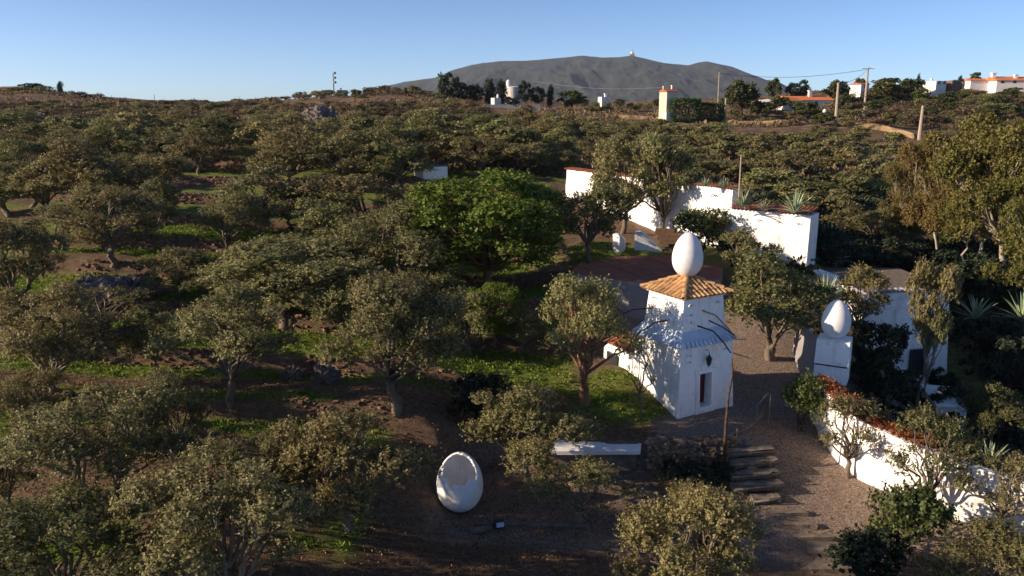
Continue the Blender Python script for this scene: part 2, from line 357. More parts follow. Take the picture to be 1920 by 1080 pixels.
def growing(a, b, st, gr):
    o = [a]; s = st
    while o[-1] < b: s *= gr; o.append(o[-1] + s)
    return o
xs = np.arange(-60, 60.01, 0.32); r = np.array(growing(60, 3400, 0.32, 1.055))[1:]; xs = np.r_[-r[::-1], xs, r]
ys = np.r_[-np.array(growing(0, 300, 2, 1.25))[1:][::-1], np.arange(0, 24, 1.0), np.arange(24, 95, 0.24), np.array(growing(95, 5650, 0.24, 1.022))]
gx, gy = np.meshgrid(xs, ys); gzv = terr(gx, gy)
nx, ny = len(xs), len(ys)
V = np.stack([gx, gy, gzv], -1).reshape(-1, 3)
ii = (np.arange(ny - 1)[:, None] * nx + np.arange(nx - 1)[None]).ravel()
me = mesh_np('ground', V, np.stack([ii, ii + 1, ii + nx + 1, ii + nx], 1), M['ground'], smooth=True)
def cover(x, y):
    s = y + 0.06 * x
    fr = ((s + 1.3 * (fbm(x * 0.09, y * 0.03, 5, 3) - 0.5) * 2 - 29.0) / (TW + np.clip(y - 60, 0, 60) * 0.05)) % 1
    g = sstep(0.27, 0.41, fbm(x * 0.13, y * 0.22, 3, 4)) * (1 - sstep(0.84, 0.90, fr) * (1 - sstep(0.97, 0.99, fr)) * 1.0)
    g = g * (1 - sstep(2, 5, x)) * (1 - sstep(100, 150, y))
    g = np.maximum(g, (1 - sstep(1.6, 3.0, np.hypot((x - 6.0) / 1.2, y - 40.3))) * 1.0)        # grass by the tower
    g = np.maximum(g, sstep(0.5, 0.6, fbm(x * 0.1, y * 0.1, 8, 3)) * sstep(50, 60, y) * sstep(3, 5, x) * 0.8 * (1 - sstep(100, 150, y)))
    g = g * (1 - sstep(-6.5, -5, x) * (1 - sstep(35.8, 36.6, y)))
    path = np.exp(-((y - 38.6 - 0.03 * x) / 1.0) ** 2) * (1 - sstep(-4, -1, x))
    g = g * (1 - np.clip(path * 1.6, 0, 1))
    court = sstep(-4.5, -2.5, x) * (1 - sstep(24, 27, x)) * (1 - sstep(36.2, 36.6, y + np.where(x > 11, -40, 0))) * sstep(28, 29, y)
    court2 = sstep(6.5, 7.5, x) * (1 - sstep(19, 21, x)) * (1 - sstep(52, 56, y)) * sstep(28, 30, y)
    gr = np.clip(np.maximum(court * 0.75, court2), 0, 1) * (1 - g)
    far = sstep(88, 130, y)
    return np.stack([g, gr, far, np.ones_like(g)], -1)
cv = cover(V[:, 0], V[:, 1]).astype(np.float32)
ca = me.color_attributes.new('cover', 'FLOAT_COLOR', 'POINT'); ca.data.foreach_set('color', cv.ravel())
tag(link_mesh('ground', me), kind='structure')

# ------------------------------------------------------------------ mountain
mp = [(560,215),(640,190),(700,166),(760,153),(815,146),(850,131),(885,121),(930,115),(1000,113),(1050,108),(1090,104),(1130,108),(1160,107),(1185,104),(1215,111),(1245,118),(1290,122),(1310,117),(1325,115),(1370,124),(1410,140),(1440,153),(1500,190),(1560,230)]
MY = 4200.0
mx = np.array([at(a, b, MY).x for a, b in mp]); mz = np.array([at(a, b, MY).z for a, b in mp])
xx = np.linspace(mx[0], mx[-1], 520); yy = np.linspace(-1, 1, 160)
a_, b_ = np.meshgrid(xx, yy); rz_ = np.interp(a_, mx, mz)
prof = np.where(b_ < 0, 1 - np.abs(b_) ** 1.15, 1 - b_ ** 1.5)
gul = np.abs(fbm(a_ * 0.0042, b_ * 2.2, 40, 5) - 0.5) * 2; env = np.clip(np.abs(b_) * 2.2, 0, 1) * np.clip((rz_ - 10) / 100, 0, 1)
zz = -30 + (rz_ + 30) * prof - gul * 60 * env + (fbm(a_ * 0.02, b_ * 9, 44, 4) - 0.5) * 20 * np.clip((rz_ - 10) / 100, 0, 1) * (0.15 + np.clip(np.abs(b_) * 5, 0, 1))
Vm = np.stack([a_, MY + b_ * 1300, zz], -1).reshape(-1, 3); n1, n2 = a_.shape
ii = (np.arange(n1 - 1)[:, None] * n2 + np.arange(n2 - 1)[None]).ravel()
mm, nt, bs = mat('mountain_scrub')
nn = noise(nt, 0.012, 14, 0.85)
nt.links.new(ramp(nt, [(0.38, (0.010, 0.016, 0.013)), (0.55, (0.026, 0.033, 0.028)), (0.70, (0.060, 0.060, 0.052))], nn), bs.inputs['Base Color']); bs.inputs['Roughness'].default_value = 1.0
tag(link_mesh('mountain', mesh_np('mountain', Vm, np.stack([ii, ii + 1, ii + n2 + 1, ii + n2], 1), mm, smooth=True)), kind='structure')
def summit():
    root = empty('radar_station', (at(1185, 103, MY).x, MY, at(1185, 103, MY).z - 6))
    tag(root, 'tiny radar station dome and mast standing on the mountain summit', 'radar station')
    b = MB(); b.box((0, 0, -10), (26, 20, 20)); b.build('building', M['fargrey'], root)
    b = MB(); b.lathe((0, 0, 10), [(8, 0), (9, 5), (7, 11), (3, 14), (0.01, 15)], 12); b.build('dome', M['farwhite'], root)
    b = MB(); b.box((0, 0, 10), (3, 3, 24)); b.build('mast', M['fargrey'], root)
summit()

# ------------------------------------------------------------------ vegetation generator
def rdir(rng, n):
    v = rng.normal(size=(n, 3)); return v / np.linalg.norm(v, axis=1)[:, None]
def norm(v): return v / (np.linalg.norm(v, axis=-1, keepdims=True) + 1e-9)
def leaves(rng, lobes, ns, nl, slen, ll, lw, up=0.6, inner=0.45, low=-0.35, squash=0.85):
    c = np.array([l[:3] for l in lobes]); r = np.array([l[3] for l in lobes])
    k = rng.choice(len(lobes), ns, p=r ** 2 / (r ** 2).sum())
    n = rdir(rng, ns); n[:, 2] = np.where(n[:, 2] < low, -n[:, 2], n[:, 2])
    o = c[k] + n * (r[k] * rng.uniform(inner, 0.95, ns))[:, None] * np.array([1, 1, squash])
    d = norm(n + 0.55 * rdir(rng, ns) + np.array([0, 0, up]))
    s = np.tile(np.linspace(0.1, 1, nl), ns)
    O = np.repeat(o, nl, 0); D = np.repeat(d, nl, 0); L = np.repeat(slen * rng.uniform(0.6, 1.3, ns), nl)
    Pp = O + D * (s * L)[:, None]
    Nn = norm(np.repeat(n, nl, 0) + 0.65 * rdir(rng, ns * nl) + np.array([0, 0, 0.15])); Ld = norm(D * 0.8 + 0.9 * rdir(rng, ns * nl)); Ld = norm(Ld - Nn * ((Ld * Nn).sum(1) * 0.75)[:, None]); W = norm(np.cross(Ld, Nn))
    a = ll * rng.uniform(0.7, 1.25, ns * nl)[:, None]; w = lw * rng.uniform(0.8, 1.3, ns * nl)[:, None]
    Vv = np.stack([Pp, Pp + Ld * a * 0.5 + W * w, Pp + Ld * a, Pp + Ld * a * 0.5 - W * w], 1).reshape(-1, 3)
    return Vv, np.arange(len(Vv)).reshape(-1, 4)
def limb(mb, rng, p0, p1, r0, r1, seg=4, wob=0.03, n=6):
    p0 = np.array(p0); p1 = np.array(p1); L = np.linalg.norm(p1 - p0); q = []
    for i in range(seg + 1):
        t = i / seg; q.append(p0 + (p1 - p0) * t + rng.normal(size=3) * wob * L * 4 * t * (1 - t) + np.array([0, 0, 0.08 * L * math.sin(math.pi * t)]))
    mb.tube(q, [r0 + (r1 - r0) * i / seg for i in range(seg + 1)], n, caps=False); return q
def olive_lobes(rng, n=18, zlo=0.5, hole=False):
    L = []; sx = rng.uniform(0.8, 1.15); ox, oy = rng.normal(size=2) * 0.07
    for i in range(n):
        az = 2 * math.pi * (i * 0.618) + rng.normal() * 0.3; f = (i + 0.5) / n
        el = -0.55 + 1.9 * f ** 1.15 + rng.normal() * 0.15
        rad = 0.39 * max(0.1, math.cos(el)) * rng.uniform(0.5, 1.18)
        L.append((rad * math.cos(az) * sx + ox * max(el, 0), rad * math.sin(az) + oy * max(el, 0), zlo + 0.04 + (0.34 if el > 0 else 0.34) * math.sin(el) * rng.uniform(0.65, 1.25), rng.uniform(0.07, 0.17)))
    return L
def trunk_mb(rng, lobes, stems=2, r=0.028, fork=0.2, twigs=True, n=7):
    mb = MB(); forks = []
    for s in range(stems):
        a = rng.uniform(0, 6.28); off = 0.02 * (stems > 1)
        b = (math.cos(a) * off, math.sin(a) * off, -0.06); f = (math.cos(a) * (0.03 + 0.06 * (stems > 1)), math.sin(a) * (0.03 + 0.06 * (stems > 1)), fork * rng.uniform(0.8, 1.25))
        limb(mb, rng, b, f, r * 1.25, r * 0.75, 5, 0.06, n + 1); forks.append(f)
    for i, l in enumerate(lobes):
        f = min(forks, key=lambda q: (q[0] - l[0]) ** 2 + (q[1] - l[1]) ** 2 + rng.uniform(0, 0.02))
        q = limb(mb, rng, f, l[:3], r * 0.5, r * 0.14, 5, 0.045, 5)
        if twigs:
            for j in range(3):
                d = rdir(rng, 1)[0]; d[2] = abs(d[2]) * 0.7
                limb(mb, rng, q[3 + j % 2], np.array(l[:3]) + d * l[3] * 0.85, r * 0.16, r * 0.05, 3, 0.05, 4)
    return mb
def proto(name, seed, lobes, ns, nl, slen, ll, lw, leaf, bark, stems=1, r=0.028, fork=0.2, far=False, **kw):
    rng = np.random.default_rng(seed)
    Vv, Ff = leaves(rng, lobes, ns, nl, slen, ll, lw, **kw)
    tm = trunk_mb(rng, lobes, stems, r, fork, twigs=not far, n=5 if far else 7) if bark is not None else None
    if far:
        fs = [list(f) for f in Ff]; mi = [0] * len(fs); vs = [tuple(v) for v in Vv]
        if tm:
            k = len(vs); vs += tm.v; fs += [[i + k for i in f] for f in tm.f]; mi += [1] * len(tm.f)
        return (mesh_np(name, vs, fs, [leaf] + ([bark] if bark else []), mi), None)
    return (mesh_np('crown', Vv, Ff, leaf), mesh_np('trunk', tm.v, tm.f, bark, smooth=True) if tm else None)
PR = {}
def addp(kind, fn, n, seed):
    PR[kind] = [fn(np.random.default_rng(seed + i), seed + i) for i in range(n)]
addp('olive', lambda g, s: proto('olive', s, olive_lobes(g, int(g.integers(16, 24))), 2500, 12, 0.075, 0.018, 0.0060, M['olive'], M['bark'], stems=int(g.integers(1, 4)), fork=0.2), 7, 100)
addp('sparse', lambda g, s: proto('olive', s, [(a, b, c, r * 0.9) for a, b, c, r in olive_lobes(g, 13)], 560, 10, 0.09, 0.025, 0.0075, M['olive'], M['bark'], stems=1, r=0.026, fork=0.22), 3, 200)
addp('semi', lambda g, s: proto('olive', s, [(a, b, c, r * 0.85) for a, b, c, r in olive_lobes(g, 19)], 1150, 11, 0.08, 0.021, 0.0065, M['olive'], M['redbark'], stems=2, r=0.03, fork=0.24), 1, 250)
addp('bare', lambda g, s: proto('olive', s, [(a, b, c, r * 0.8) for a, b, c, r in olive_lobes(g, 8)], 90, 8, 0.12, 0.035, 0.012, M['olive'], M['bark'], stems=1, r=0.035, fork=0.3), 1, 260)
addp('high', lambda g, s: proto('olive', s, [(0.30 * math.cos(i * 2.4) * g.uniform(.3, 1.1), 0.36 * math.sin(i * 2.4) * g.uniform(.3, 1.1), g.uniform(.70, .93), g.uniform(.08, .14)) for i in range(11)], 1300, 11, 0.06, 0.022, 0.007, M['olive'], M['bark'], stems=1, r=0.022, fork=0.45), 2, 270)
addp('mid', lambda g, s: proto('olive', s, olive_lobes(g, 16), 1300, 9, 0.075, 0.027, 0.009, M['olive'], M['bark'], stems=int(g.integers(1, 3)), fork=0.2), 6, 300)
def low_lobes(g, n):
    return [(0.33 * math.cos(i * 2.4) * g.uniform(0.3, 1), 0.33 * math.sin(i * 2.4) * g.uniform(0.3, 1), g.uniform(0.3, 0.68), g.uniform(0.20, 0.30)) for i in range(n)]
addp('far', lambda g, s: proto('olive', s, olive_lobes(g, 11, 0.46), 420, 6, 0.07, 0.055, 0.022, M['olive_far'], M['bark'], far=True), 7, 400)
addp('farlow', lambda g, s: proto('olive', s, low_lobes(g, 6), 560, 6, 0.05, 0.045, 0.020, M['olive_far'], M['bark'], far=True, fork=0.1), 6, 450)
addp('scrub', lambda g, s: proto('scrub', s, low_lobes(g, 6), 260, 6, 0.08, 0.065, 0.026, M['scrub'], None, far=True), 6, 500)
addp('shrub', lambda g, s: proto('shrub', s, low_lobes(g, 9), 600, 9, 0.10, 0.045, 0.016, M['green'], M['darkbark'], stems=2, fork=0.08, up=0.6), 3, 550)
addp('darkshrub', lambda g, s: proto('shrub', s, low_lobes(g, 9), 600, 9, 0.10, 0.045, 0.02, M['dark'], M['darkbark'], stems=2, fork=0.08, up=0.6), 3, 560)
def pine_lobes(g, n=64):
    L = []
    for i in range(n):
        d = g.normal(size=3); d /= np.linalg.norm(d); q = g.uniform(0.6, 1)
        L.append((d[0] * 0.42 * q, d[1] * 0.42 * q, 0.57 + d[2] * 0.36 * q, g.uniform(0.075, 0.13)))
    return L
addp('pine', lambda g, s: proto('pine', s, pine_lobes(g), 6000, 8, 0.035, 0.020, 0.0055, M['pine'], M['redbark'], r=0.026, fork=0.2, up=0.5, inner=0.3), 2, 600)
addp('umbrella', lambda g, s: proto('pine', s, [(a, b, 0.72 + 0.4 * (c - 0.6), r * 1.2) for a, b, c, r in pine_lobes(g, 20)], 300, 6, 0.06, 0.06, 0.03, M['dark'], M['darkbark'], far=True, fork=0.4), 2, 620)
addp('broad', lambda g, s: proto('tree', s, pine_lobes(g, 22), 420, 6, 0.09, 0.07, 0.028, M['green'], M['darkbark'], far=True, fork=0.25), 4, 640)
addp('dark', lambda g, s: proto('tree', s, pine_lobes(g, 26), 900, 7, 0.07, 0.04, 0.018, M['dark'], M['darkbark'], fork=0.25), 4, 660)
def col_lobes(g, n=16, w=0.16):
    return [(g.normal() * w * 0.5, g.normal() * w * 0.5, 0.12 + 0.78 * i / n, w * 1.7 * (1 - 0.65 * abs(i / n - 0.35) ** 0.9 - (0.25 if i / n > 0.8 else 0))) for i in range(n)]
addp('cypress', lambda g, s: proto('cypress', s, [(a, b, c, r) for a, b, c, r in col_lobes(g, 14, 0.26)], 700, 6, 0.05, 0.05, 0.03, M['dark'], M['darkbark'], far=True, up=1.5, fork=0.08), 3, 700)
def willow_lobes(g, n=34):
    return [((lambda a, q: (math.cos(a) * 0.42 * q, math.sin(a) * 0.42 * q))(i * 2.4, g.uniform(0.25, 1)) + (g.uniform(0.30, 0.92), g.uniform(0.07, 0.13))) for i in range(n)]
addp('poplar', lambda g, s: proto('tree', s, willow_lobes(g, 60), 6500, 8, 0.045, 0.016, 0.0055, M['poplar'], M['palebark'], r=0.018, fork=0.25, up=0.5), 2, 720)
addp('autumn', lambda g, s: proto('tree', s, willow_lobes(g, 60), 7000, 8, 0.045, 0.015, 0.005, M['autumn'], M['palebark'], r=0.014, fork=0.3, up=0.6), 2, 740)
PART_KINDS = {'olive', 'high', 'semi', 'bare', 'sparse', 'mid', 'pine', 'shrub', 'darkshrub', 'dark', 'poplar', 'autumn'}
NAMES = {'olive': 'olive_tree', 'high': 'olive_tree', 'semi': 'olive_tree', 'bare': 'olive_tree', 'sparse': 'olive_tree', 'mid': 'olive_tree', 'far': 'olive_tree', 'farlow': 'olive_tree', 'scrub': 'scrub_bush', 'shrub': 'shrub', 'darkshrub': 'shrub',
         'pine': 'pine_tree', 'umbrella': 'umbrella_pine', 'broad': 'broadleaf_tree', 'dark': 'evergreen_tree', 'cypress': 'cypress_tree', 'poplar': 'leafy_tree', 'autumn': 'autumn_tree'}
R_ = random.Random(4)
def plant(kind, loc, w, h, label, group=None, cat=None, rz=None):
    me_c, me_t = R_.choice(PR[kind]); nm = {'bush': 'scrub_bush', 'tree': 'broadleaf_tree'}.get(cat, NAMES[kind])
    rz = R_.uniform(0, 6.28) if rz is None else rz
    if kind in PART_KINDS:
        o = empty(nm, loc, rz); link_mesh('crown', me_c, o)
        if me_t: link_mesh('trunk', me_t, o)
    else:
        if kind in ('farlow', 'scrub'): loc = Vector(loc) - Vector((0, 0, .2 * h))
        o = link_mesh(nm, me_c); o.location = loc; o.rotation_euler = (0, 0, rz)
    o.scale = (w, w, h)
    return tag(o, label, cat or nm.replace('_', ' '), group)
def tree_px(kind, cx, top, base, width, label, group=None, cat=None, Y=None, dz=0, rz=None):
    if Y: p = at(cx, base, Y); p.z = gz(p.x, p.y)
    else: p = hit(cx, min(base, 1400))
    depth = p.y * CP - (p.z - H) * SP
    w = width * depth / F; up = at(cx, top, p.y)
    h = max(up.z - p.z, w * 0.35)
    if kind in ('olive', 'mid', 'sparse'): w *= 1.24 if base < 660 and cx < 900 else 1.12
    p.z += dz
    return plant(kind, p, w * 1.04, h * 1.03, label, group, cat, rz)

GR = 'olive trees on the near terraces'
near = [
 ('olive',440,862,1130,310,'largest grey-green olive tree filling the bottom edge left of centre'),
 ('olive',120,955,1170,330,'broad olive tree cut off by the bottom left corner of the photo'),
 ('olive',195,740,965,290,'wide brownish olive tree on the lower left, above the green strip near the bottom edge'),
 ('olive',335,714,860,135,'small upright olive crown rising behind the wide lower left olive tree'),
 ('olive',655,768,1000,255,'wide olive tree just left of the broken egg'),
 ('olive',540,815,960,130,'small olive tree low on the left flank of the wide one beside the broken egg'),
 ('olive',1275,930,1180,250,'olive bush top at the bottom edge, right of the broken egg court'),
 ('olive',990,722,905,205,'olive tree leaning over the long white slab'),
 ('sparse',1090,868,985,190,'thin low olive tree in the gravel court in front of the white slab'),
 ('olive',1850,1015,1200,260,'olive tree in the bottom right corner below the white garden wall'),
 ('olive',15,830,960,110,'olive tree cut by the left edge near the bottom'),
 ('olive',100,552,755,225,'dense olive tree at the left edge above the brown path'),
 ('olive',432,556,752,225,'rounded olive tree with leaning trunks standing beside the brown path'),
 ('olive',548,458,612,270,'wide olive tree with a pale forked trunk at mid left'),
 ('olive',755,525,765,245,'tall olive tree between the brown path and the small pine'),
 ('semi',1096,518,752,225,'olive tree with a thick reddish trunk just left of the white egg tower'),
 ('olive',40,418,575,150,'olive tree at the left edge above the rocks'),
 ('olive',212,350,492,175,'olive tree with a black trunk alone on a bright green terrace'),
 ('mid',300,340,430,85,'small olive tree behind the black trunked one'),
 ('olive',428,368,475,118,'round olive tree right of the bright green terrace'),
 ('mid',490,323,445,155,'flat topped olive tree above the stony red patch'),
 ('mid',612,372,490,120,'olive tree left of the big green pine, higher on the slope'),
 ('olive',735,392,575,215,'large olive tree touching the lower left side of the big green pine'),
 ('mid',690,325,445,190,'spreading olive tree below the small white house'),
 ('mid',388,485,565,115,'small dark olive tree near the grey rocks'),
 ('sparse',205,545,625,140,'thin greyish olive bush among the rocks on the left'),
 ('mid',80,305,405,120,'olive tree near the left edge on the fourth green terrace'),
 ('mid',172,305,400,110,'olive tree beside the left edge one on the fourth green terrace'),
 ('mid',640,470,560,110,'olive tree between the pale forked olive and the big pine'),
 ('olive',690,430,520,120,'small olive tree squeezed behind the large one by the pine'),
 ('mid',1168,265,438,150,'tall olive tree with a bent dark trunk in front of the long white wall'),
 ('mid',1236,268,442,128,'tall slim olive tree right beside the bent one at the long white wall'),
 ('mid',1103,345,490,145,'olive tree between the big pine and the red paved terrace'),
 ('mid',1400,440,530,100,'small olive tree against the bright end of the white wall'),
 ('mid',1445,492,670,205,'olive tree right of the tower, shading the path'),
 ('mid',1590,508,640,120,'olive tree behind the egg on the pedestal'),
 ('high',1716,520,800,120,'tall olive tree in front of the shaded white house'),
 ('high',1728,598,810,90,'lower olive tree close to the shaded white house front'),
 ('olive',1858,722,840,115,'small round sunlit olive tree at the right edge beyond the garden wall'),
 ('sparse',1590,745,898,160,'nearly bare olive tree with twisting branches against the white garden wall'),
 ('sparse',1735,770,985,170,'thin olive tree with forked branches further right along the white garden wall'),
 ('sparse',1865,845,1010,170,'olive tree covering the white garden wall by the right edge'),
 ('mid',880,560,668,110,'small olive tree left of the small pine'),
 ('olive',60,700,830,130,'dark olive tree at the left edge below the brown path'),
 ('bare',1200,640,780,60,'sapling olive beside the left face of the egg tower'),
 ('mid',1345,400,470,70,'small olive tree against the long white wall, right of the light green bush'),
]
for k, cx, top, base, w, lb in near: tree_px(k, cx, top, base, w, lb, GR, 'olive tree')
tree_px('pine', 918, 318, 560, 335, 'big bright green pine tree with a rounded crown in the middle of the photo')
tree_px('pine', 928, 535, 645, 130, 'small green pine tree with a bare reddish trunk below the big pine')
tree_px('darkshrub', 900, 700, 800, 110, 'dark green upright shrub beside the path end, left of the slab olive')
tree_px('shrub', 1308, 385, 480, 105, 'light green bush in front of the long white wall, behind the tower egg')
tree_px('shrub', 1503, 690, 810, 85, 'bright green feathery bush at the near corner of the garden wall')
tree_px('shrub', 1690, 895, 1070, 150, 'green bush at the foot of the white garden wall, bottom right')
tree_px('darkshrub', 1620, 985, 1100, 140, 'dark low bush at the bottom right beside the stone steps')
tree_px('darkshrub', 1370, 432, 500, 60, 'dark shrub against the white wall left of its bright end')
tree_px('poplar', 1825, 268, 525, 170, 'yellow-green tree between the brown trees and the large one at the right edge')
tree_px('poplar', 1872, 232, 545, 290, 'large yellow-green tree at the right edge')
tree_px('poplar', 1930, 330, 620, 200, 'second yellow-green tree, cut by the right edge, in front of the large one')
tree_px('autumn', 1752, 255, 500, 175, 'brown autumn tree left of the yellow-green trees')
tree_px('autumn', 1698, 300, 470, 120, 'smaller brown tree furthest left of the autumn trees')
tree_px('autumn', 1800, 320, 510, 150, 'brown tree with a pale leaning trunk under the yellow-green crown')
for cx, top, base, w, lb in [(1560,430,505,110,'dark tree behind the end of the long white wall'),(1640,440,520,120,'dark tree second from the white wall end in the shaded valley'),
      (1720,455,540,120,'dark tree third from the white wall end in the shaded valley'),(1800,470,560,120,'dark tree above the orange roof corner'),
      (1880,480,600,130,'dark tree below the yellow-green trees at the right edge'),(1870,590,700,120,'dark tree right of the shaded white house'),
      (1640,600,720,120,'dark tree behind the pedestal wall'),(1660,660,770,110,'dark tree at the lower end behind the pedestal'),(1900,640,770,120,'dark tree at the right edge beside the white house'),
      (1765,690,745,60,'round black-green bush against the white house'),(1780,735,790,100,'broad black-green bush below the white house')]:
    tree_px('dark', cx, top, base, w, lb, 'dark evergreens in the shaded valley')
for cx, top, base, w, lb in [(1590,385,452,80,'pale olive tree first on the valley edge right of the white wall'),(1640,395,460,80,'pale olive tree second on the valley edge right of the white wall'),(1690,415,470,70,'pale olive tree third on the valley edge right of the white wall')]:
    tree_px('mid', cx, top, base, w, lb, GR, 'olive tree')

# rows of far trees
ORD = ['first','second','third','fourth','fifth','sixth','seventh','eighth','ninth','tenth','eleventh','twelfth','thirteenth','fourteenth','fifteenth','sixteenth','seventeenth','eighteenth','nineteenth','twentieth']
ORD += ['twenty-' + o for o in ORD[:9]] + ['thirtieth'] + ['thirty-' + o for o in ORD[:9]]
def rows(kinds, x0, x1, ybase, spacing, aspect, text, group, cat, jit=0.3, ok=None, rowfmt='row {} counted from the front'):
    for ri, (by, sp) in enumerate(zip(ybase, spacing)):
        lst = []; x = x0(by) if callable(x0) else x0; xe = x1(by) if callable(x1) else x1; x += R_.uniform(0, sp)
        while x < xe:
            lst.append((x, by + R_.uniform(-0.4, 0.4) * sp * 0.12)); x += sp * R_.uniform(1 - jit, 1 + jit)
        lst = [q for q in lst if ok is None or ok(*q)]
        for i, (cx, b) in enumerate(lst):
            w = sp * R_.uniform(0.95, 1.45); h = w * aspect * R_.uniform(0.85, 1.2)
            tree_px(R_.choice(kinds), cx, b - h, b, w, '%s, row %d from the front, %s from left' % (text, ri + 1, ORD[i]), group, cat)
def skyline(px): return float(np.interp(px, [0,110,200,400,640,900,1000,1240,1400,1560,1650,1800,1920], [172,182,197,197,188,190,195,200,190,180,165,155,150]))
rows(['mid'], 0, 770, [392, 350, 324], [115, 98, 84], 0.70, 'olive tree on the middle left terraces', 'olive trees on the middle left terraces', 'olive tree', ok=lambda x, y: not (290 < x < 430 and y > 330) and not (y > 375 and x > 360))
R_s = R_.getstate(); R_.seed(91)
for cx, base, w, h, lb in [(130,470,120,95,'olive tree left of the black trunked one, behind the rocks'),(330,555,115,85,'small olive tree right of the grey rock outcrop'),(590,560,150,110,'olive tree between the pale forked olive and the small pine'),
        (275,440,90,65,'small olive tree on the stony strip right of the black trunked olive'),(20,400,120,85,'olive tree at the left edge above the one near the rocks'),(540,430,110,80,'olive tree on the upper side of the stony red patch'),
        (655,650,130,110,'olive tree behind the tall one by the brown path'),(290,700,120,110,'olive tree above the brown path, left of the leaning one'),(15,660,110,110,'olive tree at the left edge beside the dense one'),
        (820,600,120,100,'olive tree left of the small pine, lower on the slope'),(1020,480,100,80,'olive tree right below the big pine'),(975,660,100,80,'low olive tree in front of the small pine trunk')]:
    tree_px('mid', cx, base - h, base, w, lb, GR, 'olive tree')
R_.setstate(R_s)
rows(['mid', 'far'], -10, 1060, [303, 290, 278, 266], [85, 78, 72, 66], 0.62, 'olive tree on the upper left slope', 'olive trees on the upper left slope', 'olive tree')
rows(['mid'], 840, 1110, [330, 312], [80, 75], 0.65, 'olive tree behind the big pine', 'olive trees behind the big pine', 'olive tree')
rows(['farlow', 'far'], lambda y: 1230 if y < 300 else 1275, lambda y: 1560 + (430 - y) * 1.1 if y > 300 else 1900, [404, 382, 361, 342, 325, 309, 295, 282, 270, 259, 250], [74, 69, 64, 60, 56, 52, 48, 45, 42, 40, 38], 0.56,
     'low olive tree across the valley', 'olive trees on the hillside across the valley', 'olive tree', ok=lambda x, y: not (y > 352 and x < 1390) and not (x > 1565 and y < 264 + (x - 1588) * .13) and not (1355 < x < 1515 and y < 262))
rows(['farlow'], 860, 1235, [272, 258, 247, 237, 229], [52, 46, 42, 38, 34], 0.55, 'olive tree below the churchyard', 'olive trees below the churchyard', 'olive tree', ok=lambda x, y: not (x > 1120 and y < 242))
rows(['scrub', 'scrub', 'farlow'], 0, 900, [255, 245, 236, 228, 220, 213, 206, 201], [50, 46, 40, 36, 33, 30, 28, 26], 0.5, 'scrub bush on the stony left hillside', 'scrub bushes on the stony left hillside', 'bush', ok=lambda x, y: y > skyline(x) + 4)
rows(['farlow', 'broad', 'scrub'], 1240, 1925, [236, 224, 213, 203, 193, 184], [44, 40, 36, 32, 30, 28], 0.62, 'bushy tree above the ochre track wall', 'bushy trees above the ochre track wall', 'tree', ok=lambda x, y: y > skyline(x) + 6 and not (1235 < x < 1365) and not (1440 < x < 1560 and y < 206))

def ridge(kinds, Y, x0, x1, sp, hpx, text, group, cat):
    x = x0; i = 0
    while x < x1 and i < len(ORD):
        p = at(x, 200, Y=Y + R_.uniform(-6, 6)); p.z = gz(p.x, p.y); k = p.y / F; w = sp * R_.uniform(.9, 1.6) * k
        plant(R_.choice(kinds), p, w, max(hpx * R_.uniform(.6, 1.3) * k, w * .55), '%s, %s from left' % (text, ORD[i]), group, cat)
        x += sp * R_.uniform(.7, 1.3); i += 1
ridge(['farlow', 'scrub'], 292, -10, 640, 19, 12, 'small bush along the very top of the left ridge', 'bushes on the left ridge top', 'bush')
ridge(['farlow', 'scrub'], 268, 0, 900, 26, 12, 'small bush just below the left ridge top', 'bushes just below the left ridge top', 'bush')
ridge(['farlow', 'broad'], 262, 1060, 1440, 18, 15, 'bushy tree on the low ridge before the mountain', 'trees on the low ridge before the mountain', 'tree')
ridge(['farlow', 'broad'], 240, 1060, 1240, 22, 14, 'bushy tree in front of the low ridge', 'trees in front of the low ridge', 'tree')
ridge(['scrub', 'farlow'], 254, 560, 910, 15, 12, 'low bush on the bare hump left of the churchyard', 'bushes on the hump left of the churchyard', 'bush')
ridge(['broad', 'farlow'], 245, 1690, 1925, 19, 15, 'bushy tree in front of the right skyline houses', 'trees in front of the right skyline houses', 'tree')
ridge(['farlow', 'broad'], 290, 1560, 1925, 20, 13, 'bushy tree along the top of the right ridge', 'trees along the right ridge', 'tree')
ridge(['farlow', 'broad'], 255, 1560, 1925, 22, 14, 'bushy tree just below the right ridge top', 'trees below the right ridge top', 'tree')
# undergrowth and weeds: countless small clumps, one mesh each
def scatter(name, leaf, pos, size, per, ll, seed, label, cat):
    rng = np.random.default_rng(seed); n = len(pos)
    c = np.repeat(pos, per, 0); sz = np.repeat(size, per)[:, None]
    d = rdir(rng, n * per); d[:, 2] = np.abs(d[:, 2]) * 0.8
    Pp = c + d * sz * rng.uniform(0.2, 1.0, (n * per, 1)) * np.array([1, 1, 0.7])
    Ld = norm(d + 0.8 * rdir(rng, n * per) + np.array([0, 0, 0.5])); W = norm(np.cross(Ld, d + 0.8 * rdir(rng, n * per)))
    a = sz * ll * rng.uniform(0.6, 1.3, (n * per, 1))
    Vv = np.stack([Pp, Pp + Ld * a * 0.5 + W * a * 0.28, Pp + Ld * a, Pp + Ld * a * 0.5 - W * a * 0.28], 1).reshape(-1, 3)
    tag(link_mesh(name, mesh_np(name, Vv, np.arange(len(Vv)).reshape(-1, 4), leaf)), label, cat, kind='stuff')
rng = np.random.default_rng(77)
def pick(n, x0, x1, y0, y1, f, logy=False):
    x = rng.uniform(0, 1, n); y = np.exp(rng.uniform(math.log(y0), math.log(y1), n)) if logy else rng.uniform(y0, y1, n)
    x = (x0 + (x1 - x0) * x) * (y if logy else 1)
    k = f(x, y); x = x[k]; y = y[k]; return np.stack([x, y, terr(x, y)], 1)
